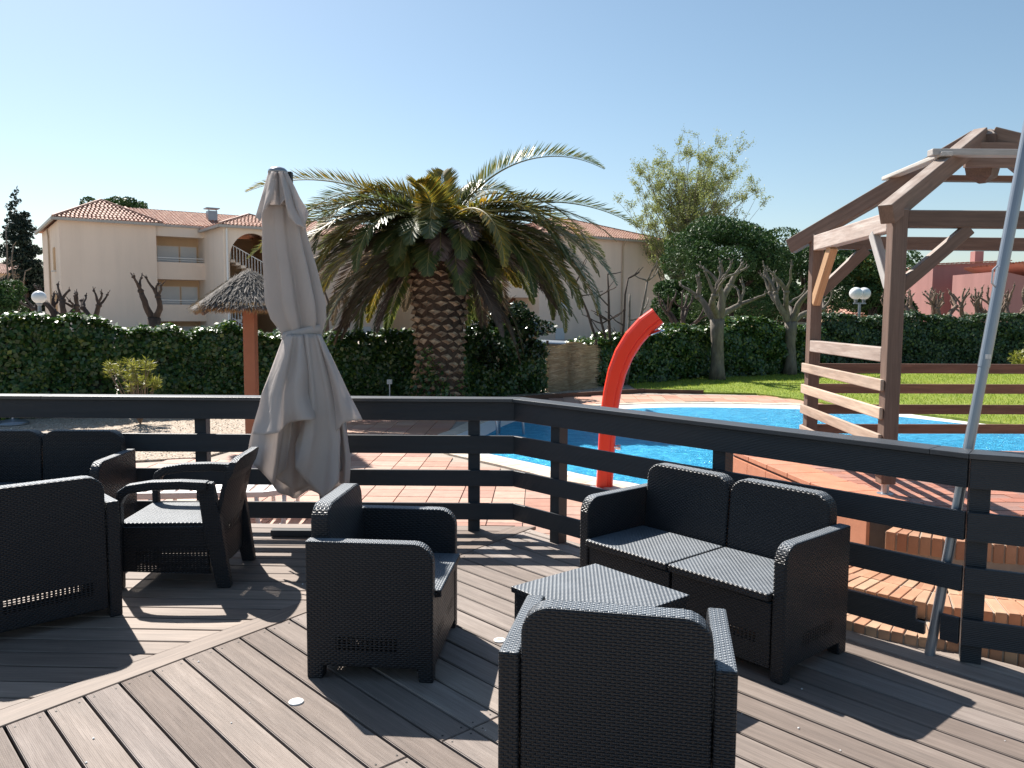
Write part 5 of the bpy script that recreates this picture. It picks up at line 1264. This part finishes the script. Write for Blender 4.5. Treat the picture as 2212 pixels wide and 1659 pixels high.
# ------------------------------------------------------------------ lamps
lp = thing('globe_lamp', 'single white globe lamp post above the left end of the hedge', 'street lamp', (D(87, 700, 18.7).x, 18.7, -.3))
zg = D(87, 642, 18.7).z + .3
sph = MB().lathe([(.155 * math.cos(R(a)) + .001, .145 * math.sin(R(a))) for a in range(-90, 91, 12)], (0, 0, 0), 28)
add('globe', sph, 'globe', lp, (0, 0, zg), smooth=True)
add('pole', MB().lathe([(.05, 0), (.045, 1.2), (.038, zg - .2), (.065, zg - .15), (.065, zg - .12)], n=14), 'greypole', lp, smooth=False)
l2 = thing('twin_globe_lamp', 'lamp post with two white globes above the hedge inside the gazebo', 'street lamp', (D(1855, 700, 30).x, 30, -.9))
zg = D(1855, 634, 30).z + .9
for sx in (-1, 1):
    sph = MB().lathe([(.235 * math.cos(R(a)) + .001, .225 * math.sin(R(a))) for a in range(-90, 91, 12)], (0, 0, 0), 28)
    add('globe', sph, 'globe', l2, (sx * .19, sx * .1, zg), smooth=True)
    add('collar', MB().lathe([(.04, zg - .36), (.07, zg - .24), (.07, zg - .20)], (sx * .19, sx * .1, 0), 12), 'greypole', l2)
add('pole', MB().lathe([(.06, 0), (.05, zg - .36)], n=14).box((0, 0, zg - .36), (.56, .05, .05), .35), 'greypole', l2)

# ------------------------------------------------------------------ buildings
def roof_sheet(mb, e0, e1, r0, r1, pitch=.22, step=.36):
    """barrel tiled slope: eave e0->e1, ridge r0->r1 (r0 may equal r1 for a hip end); each tile is its own small arched island"""
    e0, e1, r0, r1 = map(Vector, (e0, e1, r0, r1)); L = (e1 - e0).length; ud = (e1 - e0).normalized()
    nrm = (e1 - e0).cross(((r0 + r1) / 2) - e0).normalized()
    if nrm.z < 0: nrm = -nrm
    up = nrm.cross(ud); 
    if up.z < 0: up = -up
    Hs = (r0 - e0).dot(up); ca = (r0 - e0).dot(ud); cb = (r1 - e0).dot(ud)
    nrw = max(1, int(Hs / step)); mb.add([e0 - nrm * .02, e1 - nrm * .02, r1 - nrm * .02, r0 - nrm * .02], [(0, 1, 2, 3)] if (r1 - r0).length > .01 else [(0, 1, 2)])
    for j in range(nrw + 1):
        v0 = j * step; v1 = min(Hs, v0 + step * 1.08)
        if v0 >= Hs: break
        x0 = ca * v0 / Hs; x1 = L - (L - cb) * v0 / Hs; nc = int((x1 - x0) / pitch)
        for i in range(nc):
            x = x0 + (i + .5) * (x1 - x0) / max(1, nc); w_ = pitch * .40
            vs = []
            for (dv_, lift) in ((v0, .055), (v1, .02)):
                for (a, hh) in ((-1, 0), (-.55, .75), (.55, .75), (1, 0)):
                    vs.append(e0 + ud * (x + a * w_) + up * dv_ + nrm * (lift + hh * .085))
            mb.add(vs, [(0, 1, 5, 4), (1, 2, 6, 5), (2, 3, 7, 6), (3, 2, 1, 0)])
def hip_roof(parent, u0, u1, v0, v1, ze, rise, along='u', pitch=.22, step=.36, run=None):
    mb = MB()
    A, B, Cc, Dd = (u0, v0, ze), (u1, v0, ze), (u1, v1, ze), (u0, v1, ze)
    if along == 'u':
        k = run if run is not None else (v1 - v0) / 2; r0 = (u0 + k, (v0 + v1) / 2, ze + rise); r1 = (u1 - k, (v0 + v1) / 2, ze + rise)
        roof_sheet(mb, A, B, r0, r1, pitch, step); roof_sheet(mb, Dd, Cc, r0, r1, pitch, step); roof_sheet(mb, Dd, A, r0, r0, pitch, step) if k > .01 else None; roof_sheet(mb, B, Cc, r1, r1, pitch, step) if k > .01 else None
    else:
        k = run if run is not None else (u1 - u0) / 2; r0 = ((u0 + u1) / 2, v0 + k, ze + rise); r1 = ((u0 + u1) / 2, v1 - k, ze + rise)
        roof_sheet(mb, A, Dd, r0, r1, pitch, step); roof_sheet(mb, B, Cc, r0, r1, pitch, step); roof_sheet(mb, A, B, r0, r0, pitch, step); roof_sheet(mb, Dd, Cc, r1, r1, pitch, step)
    o = add('roof', mb, 'roof', parent)
    rb = MB(); rb.tube([r0, r1], .10, 6) if (Vector(r0) - Vector(r1)).length > .01 else None
    for c in ((A, r0), (Dd, r0) if along == 'u' else (B, r0), (B, r1) if along == 'u' else (Dd, r1), (Cc, r1)): rb.tube([Vector(c[0]) + Vector((0, 0, .08)), Vector(c[1]) + Vector((0, 0, .06))], .10, 6)
    add('ridge_tiles', rb, 'roof', o)
    return o
class Fac:
    def __init__(s, o, deg): s.o = Vector(o); s.u = Vector((math.cos(R(deg)), math.sin(R(deg)))); s.v = Vector((-s.u.y, s.u.x))
    def hit(s, px, v, py=600):
        d = ray(px, py); dx, dy = d.x, d.y; p = s.o + s.v * v      # (p + u*U) parallel to (dx,dy)
        U = -(p.x * dy - p.y * dx) / (s.u.x * dy - s.u.y * dx); q = p + s.u * U; return U, CAMH + d.z * (q.y / dy)
    def U(s, px, v): return s.hit(px, v)[0]
    def Z(s, px, py, v): return s.hit(px, v, py)[1]
def gutter(par, u0, u1, v, z, axis='u'):
    if axis == 'u': add('gutter', MB().box(((u0 + u1) / 2, v, z), (u1 - u0, .16, .16)), 'trim', par)
    else: add('gutter', MB().box((v, (u0 + u1) / 2, z), (.16, u1 - u0, .16)), 'trim', par)
def window(par, uc, v, z0, z1, wd, mat='shutter', sill=True, inset=.06):
    f = add('window', MB().box((uc, v - .0, (z0 + z1) / 2), (wd + .10, .10, z1 - z0 + .10)), 'creamw', par)
    add('pane', MB().box((uc, v - .053 + 0, (z0 + z1) / 2), (wd, .02, z1 - z0)), mat, f)
    if sill: add('sill', MB().box((uc, v - .10, z0 - .09), (wd + .25, .2, .07)), 'whitew', f)
    return f
# --- left and middle wing
F1 = Fac((D(127, 477, 50).x, 50.0), 34.5); ZE = 7.15; G0 = -1.6
b1 = thing('apartment_building', 'cream three-storey apartment block with tiled roofs on the left', 'building', (F1.o.x, F1.o.y, 0), R(34.5), 'cream apartment blocks')
e1_ = F1.U(340, 0); 
add('wall', MB().box((e1_ / 2, 5.75, (ZE + G0) / 2), (e1_, 11.5, ZE - G0)), 'cream', b1)
hip_roof(b1, -.35, e1_ + .35, -.35, 11.85, ZE + .05, 1.55, 'v', pitch=.23)
gutter(b1, -.4, e1_ + .4, -.38, ZE); gutter(b1, -.4, 11.9, -.38, ZE, 'v')
for vv in (3.2,):   # side windows in the left face
    for zc in (4.9, 1.95):
        f = add('window', MB().box((-.03, vv, zc), (.10, .75, 1.45)), 'creamd', b1); add('pane', MB().box((-.086, vv, zc), (.02, .55, 1.25)), 'creamd', f); add('sill', MB().box((-.12, vv, zc - .78), (.2, .85, .07)), 'whitew', f)
add('downpipe', MB().tube([(-.12, 6.2, ZE - .1), (-.10, 5.8, ZE - .7), (-.10, 5.8, G0)], .06, 8), 'pipe', b1)
# balcony bay
u0, u1 = e1_, F1.U(443, .25); vb_ = 1.9
add('wall', MB().box(((u0 + u1) / 2, vb_ + 3, (ZE + G0) / 2), (u1 - u0 + .2, 6, ZE - G0 - .02)), 'creamd', b1)
um = (u0 + u1) / 2; zs = [F1.Z(392, y, .25) for y in (513, 565, 568, 604, 656, 660, 693)]
zt_ = lambda py: F1.Z(392, py, .25)
add('wall', MB().box((um, .45, (ZE + zt_(512)) / 2), (u1 - u0, .5, ZE - zt_(512))), 'creamw', b1)
for (ya, yb) in ((567, 604), (658, 694)):
    add('balcony_parapet', MB().box((um, .32, (zt_(ya) + zt_(yb)) / 2), (u1 - u0, .2, zt_(ya) - zt_(yb))), 'cream', b1)
    add('balcony_floor', MB().box((um, 1.2, zt_(yb) + .12), (u1 - u0, 1.7, .22)), 'cream', b1)
    add('handrail', MB().tube([(u0 + .05, .3, zt_(ya) + .28), (u1 - .05, .3, zt_(ya) + .28)], .03, 6).tube([(u0 + .05, .3, zt_(ya) + .13), (u1 - .05, .3, zt_(ya) + .13)], .015, 5), 'white', b1)
    for k in range(1): pass
for (yt, yb) in ((526, 572), (615, 662), (703, 745)):
    zt2, zb2 = zt_(yt) - .12, zt_(yb) - .25
    for fx, wd2 in ((.27, 1.25), (.70, .95)):
        uc = u0 + (u1 - u0) * fx + .25; window(b1, uc, vb_, zb2, zt2, wd2 * 1.05, 'shutter', False)
# stair tower with arch
u2 = u1; uf = None
vt = -2.0
pA = F1.U(484, vt)
# left face of the tower runs along v at u = u2
vt = 0
best = 1e9
for v_ in np.linspace(-6, 1, 141):
    e_ = abs(F1.U(484, v_) - u2)
    if e_ < best: best, vt = e_, float(v_)
u3 = F1.U(640, vt)
tw = thing('stair_tower', 'cream stair tower with a tall arched opening behind the parasols', 'building', (F1.o.x, F1.o.y, 0), R(34.5), 'cream apartment blocks')
ZT = F1.Z(486, 489, vt)
ua, ub = F1.U(497, vt), F1.U(568, vt) + 0.9; zs_ = F1.Z(530, 560, vt); zt3 = F1.Z(530, 503, vt)
arcp = [(ua, G0), (ua, zs_)] + [((ua + ub) / 2 - (ub - ua) / 2 * math.cos(R(a)), zs_ + (zt3 - zs_) * math.sin(R(a))) for a in range(10, 180, 10)] + [(ub, zs_), (ub, G0)]
front = [(u2, G0)] + arcp + [(u3, G0), (u3, ZT), (u2, ZT)]
add('wall', MB().extr(front, 'y', vt, vt + .3), 'creamw', tw)
add('wall', MB().box((u2 + .15, (vt + .3 + 5) / 2, (ZT + G0) / 2), (.3, 5 - vt - .3, ZT - G0)), 'creamw', tw)
add('wall', MB().box(((u2 + u3) / 2 + .15, 4.0, (ZT + G0) / 2), (u3 - u2 - .32, .3, ZT - G0)), 'creamd', tw)
add('wall', MB().box((u3 - .15, (vt + .3 + 5) / 2, (ZT + G0) / 2), (.3, 5 - vt - .3, ZT - G0 - .01)), 'creamd', tw)
hip_roof(tw, u2 - .3, u3 + .3, vt - .3, 5, ZT + .05, 1.0, 'v', pitch=.23)
gutter(tw, u2 - .35, u3 + .3, vt - .33, ZT); gutter(tw, vt - .35, 1.5, u2 - .33, ZT, 'v')
add('downpipe', MB().tube([(F1.U(491, vt), vt - .1, ZT - .1), (F1.U(491, vt), vt - .1, G0)], .06, 8), 'white', tw)
for (z0_, z1_, ra, rb_) in ((3.6, 5.0, ua + .1, ub - .2), (.6, 2.2, ub - .2, ua + .1), (-1.5, .2, ua + .3, ub)):
    n_ = 9; fl_ = MB()
    for k in range(n_):
        a = ra + (rb_ - ra) * k / (n_ - 1); zk = z1_ - (z1_ - z0_) * k / (n_ - 1); fl_.box((a, vt + 1.4, zk), (abs(rb_ - ra) / n_, 1.1, .18))
    add('stair_flight', fl_, 'creamw', tw)
    rl = MB()
    for k in range(15):
        a = ra + (rb_ - ra) * k / 14; zk = z1_ - (z1_ - z0_) * k / 14; rl.box((a, vt + .8, zk + .5), (.035, .035, .9))
    rl.beam((ra, vt + .8, z1_ + .98), (rb_, vt + .8, z0_ + .98), .05, .05)
    add('stair_railing', rl, 'white', tw)
add('lantern', MB().lathe([(.02, -.12), (.12, -.05), (.12, .12), (.03, .18)], (ua + .55, vt + 3.7, F1.Z(507, 533, vt + 3.7)), 10), 'black', tw)
# long main roof behind bay and middle wing
u4 = F1.U(1010, 0)
add('wall', MB().box(((u3 + u4) / 2, 5, (ZE + G0) / 2), (u4 - u3, 9.0, ZE - G0)), 'cream', b1)
hip_roof(b1, e1_ - 1.0, u4, .1, 9.6, ZE + .06, 1.4, 'u', run=.0, pitch=.23)
add('gutter', MB().box(((e1_ + u2) / 2, .12, ZE + .02), (u2 - e1_, .14, .14)), 'trim', b1)
ch_ = thing('metal_chimney', 'square grey metal chimney on the tiled roof ridge', 'chimney', (F1.o.x, F1.o.y, 0), R(34.5))
uc = F1.U(461, 2.6); zc0, zc1 = F1.Z(461, 487, 2.6), F1.Z(461, 458, 2.6)
add('flue', MB().box((uc, 2.6, (zc0 + zc1) / 2 - .1), (.62, .62, zc1 - zc0 + .3)), 'greypole', ch_)
add('cowl', MB().box((uc, 2.6, zc1 + .22), (.9, .9, .07)).box((uc - .25, 2.35, zc1 + .13), (.05, .05, .2)).box((uc + .25, 2.35, zc1 + .13), (.05, .05, .2)), 'greypole', ch_)
vm = .46
for (px, y0, y1, wd2) in ((784, 640, 661, 1.15), (784, 706, 735, 1.15), (858, 624, 661, .62), (858, 704, 735, .62)):
    window(b1, F1.U(px, vm), vm, F1.Z(px, y1, vm), F1.Z(px, y0, vm), wd2, 'shutter')
for px in (832, 876): 
    uu = F1.U(px, vm - .1); add('downpipe', MB().tube([(uu, vm - .08, ZE), (uu, vm - .08, G0)], .06, 8), 'pipe', b1)
# --- right wing
F2 = Fac((D(1437, 529, 64.8).x, 64.8), 34.5); u5 = F2.U(1000, 0)
b2 = thing('apartment_building', 'cream apartment block with balconies to the right of the palm', 'building', (F2.o.x, F2.o.y, 0), R(34.5), 'cream apartment blocks')
ua2 = F2.U(1165, 0)
add('wall', MB().box((ua2 / 2, 5.5, (ZE + G0) / 2), (-ua2, 11, ZE - G0)), 'cream', b2)
hip_roof(b2, ua2 - .4, .4, -.4, 11.4, ZE + .05, 1.9, 'u', run=5.9, pitch=.24)
gutter(b2, ua2 - .4, .45, -.42, ZE)
add('wall', MB().box(((u5 + ua2) / 2, 7.0, (ZE + G0) / 2), (ua2 - u5, 8, ZE - G0 - .02)), 'creamd', b2)
hip_roof(b2, u5 - 1, ua2, .3, 10, ZE + .06, 1.4, 'u', run=0, pitch=.24)
for (ya, yb) in ((607, 642), (690, 725)):
    zA, zB = F2.Z(1080, ya, .6), F2.Z(1080, yb, .6)
    add('balcony_parapet', MB().box(((u5 + ua2) / 2, .6, (zA + zB) / 2), (ua2 - u5, .2, zA - zB)), 'cream', b2)
    add('balcony_floor', MB().box(((u5 + ua2) / 2, 1.9, zB + .1), (ua2 - u5, 2.5, .2)), 'cream', b2)
for px in (1035, 1090, 1112):
    for (y0, y1) in ((552, 612), (628, 700)):
        uu = F2.U(px, 3.0); f = add('door', MB().box((uu, 2.98, (F2.Z(px, y0, 3) + F2.Z(px, y1, 3)) / 2), (1.0, .1, F2.Z(px, y0, 3) - F2.Z(px, y1, 3))), 'doorbrown', b2)
for (px, y0, y1, m_) in ((1210, 624, 662, 'glass'), (1210, 709, 748, 'shutter')):
    f = window(b2, F2.U(px, 0), 0, F2.Z(px, y1, 0), F2.Z(px, y0, 0), .80, m_)
    if m_ == 'glass':
        zc2 = (F2.Z(px, y1, 0) + F2.Z(px, y0, 0)) / 2; add('frame', MB().box((F2.U(px, 0) + .12, -.07, zc2), (.06, .03, F2.Z(px, y0, 0) - F2.Z(px, y1, 0))).box((F2.U(px, 0) + .25, -.07, F2.Z(px, y1, 0) + .1), (.3, .03, .2)), 'frame', f)
uu = F2.U(1343, 0); add('downpipe', MB().tube([(uu, -.35, ZE - .05), (uu, -.1, ZE - .5), (uu, -.1, G0)], .07, 8), 'pipe', b2)
# --- rose house on the right
Y1 = 46.0
rh = thing('rose_house', 'rose coloured house gable wall with tiled edge behind the right hedge', 'building')
a = D(2016, 572, Y1); b = D(2182, 565, Y1); c_ = D(2260, 612, Y1)
z_ = D(2016, 700, Y1).z - 3
add('wall', MB().extr([(a.x, -2), (b.x + 4, -2), (b.x + 4, b.z - 2.0), (b.x, b.z), (a.x, a.z)], 'y', Y1, Y1 + 7), 'pink', rh)
for o_, e in ((a, b),):
    n_ = 16
    for k in range(n_):
        p = Vector(a).lerp(Vector(b), (k + .5) / n_); 
        add('verge_tile', MB().beam(p + Vector((-.16, -.02, .03)), p + Vector((.14, -.02, .06)), .34, .06), 'roof', rh, bevel=.01)
ck = D(2110, 558, Y1 + 2); add('chimney', MB().box((ck.x, Y1 + 2, ck.z), (.5, .5, .8)), 'pink', rh)
r3 = thing('rose_wing', 'lower rose wing with a tiled roof sloping to the right edge', 'building')
a = D(2150, 586, 42); b = D(2275, 640, 42)
rm = MB(); roof_sheet(rm, (b.x, 39.5, b.z + .3), (b.x + .01, 45, b.z + .3), (a.x, 39.5, a.z + .3), (a.x, 45, a.z + .3), .24, .38)
w0 = D(2165, 600, 40); add('wall', MB().extr([(w0.x, -2), (b.x + 1, -2), (b.x + 1, b.z + .1), (w0.x, a.z - .1)], 'y', 40, 44.5), 'pink', r3); add('roof', rm, 'roof', r3)
# small white house
wh = thing('white_house', 'small white house with orange tiled roof right of the near gazebo post', 'building')
a = D(1945, 652, 50); b = D(2006, 656, 50); cc = D(1978, 597, 50); dd_ = D(2018, 600, 50)
add('wall', MB().extr([(a.x - 2, -2), (dd_.x + 1, -2), (dd_.x + 1, D(2018, 622, 50).z), (b.x, b.z), (a.x - 2, b.z)], 'y', 50.3, 55), 'whitew', wh)
rm = MB(); roof_sheet(rm, (a.x - 2.2, 50, a.z + .1), (b.x + .1, 50, b.z + .1), (a.x + 1.4, 53.5, D(1978, 600, 53.5).z), (dd_.x + .8, 53.5, D(1978, 600, 53.5).z), .24, .38); add('roof', rm, 'roof', wh)
f = add('window', MB().box((D(1967, 670, 50.2).x, 50.25, D(1967, 672, 50.2).z), (1.2, .1, .9)), 'frame', wh); add('pane', MB().box((D(1967, 670, 50.2).x, 50.19, D(1967, 672, 50.2).z), (1.05, .03, .75)), 'glass', f)
# terracotta house between the trees, far-left house
def smallhouse(px0, px1, pye, pyr, y, label, wm='creamd'):
    t = thing('tiled_house', label, 'building'); a = D(px0, pye, y); b = D(px1, pye, y); zr = D(px0, pyr, y + 3).z
    add('wall', MB().box(((a.x + b.x) / 2, y + 3, (a.z - 2) / 2), (b.x - a.x, 5.6, a.z + 2)), wm, t)
    rm = MB(); roof_sheet(rm, (a.x - .3, y, a.z), (b.x + .3, y, a.z), (a.x - .3, y + 3, zr), (b.x + .3, y + 3, zr), .26, .4); roof_sheet(rm, (a.x - .3, y + 6, a.z), (b.x + .3, y + 6, a.z), (a.x - .3, y + 3, zr), (b.x + .3, y + 3, zr), .26, .4)
    add('roof', rm, 'roof', t)
    uu = (a.x + b.x) / 2; f = add('window', MB().box((uu, y + .17, a.z - 1), (1.1, .1, 1.0)), 'frame', t); add('pane', MB().box((uu, y + .10, a.z - 1), (.95, .05, .85)), 'glass', f)
    return t
smallhouse(1630, 1738, 676, 655, 52, 'ochre house with tiled roof glimpsed between the pollarded trees')
smallhouse(1800, 1905, 680, 655, 48, 'low tiled house glimpsed behind the twin globe lamp')
smallhouse(-120, 22, 590, 570, 90, 'distant pink roofed house at the far left edge')
# far tree belt
rg = np.random.default_rng(77); cl = []
P_ = []
for i in range(60):
    x = -110 + i * 4.2; hgt = 2.6 + 1.2 * math.sin(i * 1.7) + rg.uniform(-.4, .6)
    P_.append(blob((x, 105 + rg.uniform(-4, 4), .4), (3.6, 3, hgt), 420, rg, .6))
leaves('tree_belt', np.concatenate(P_), .32, 'pine', None, 5, .6, kind='stuff')
for o in C.objects:
    if o.name.startswith('tree_belt'): o['label'] = 'far belt of dark trees';
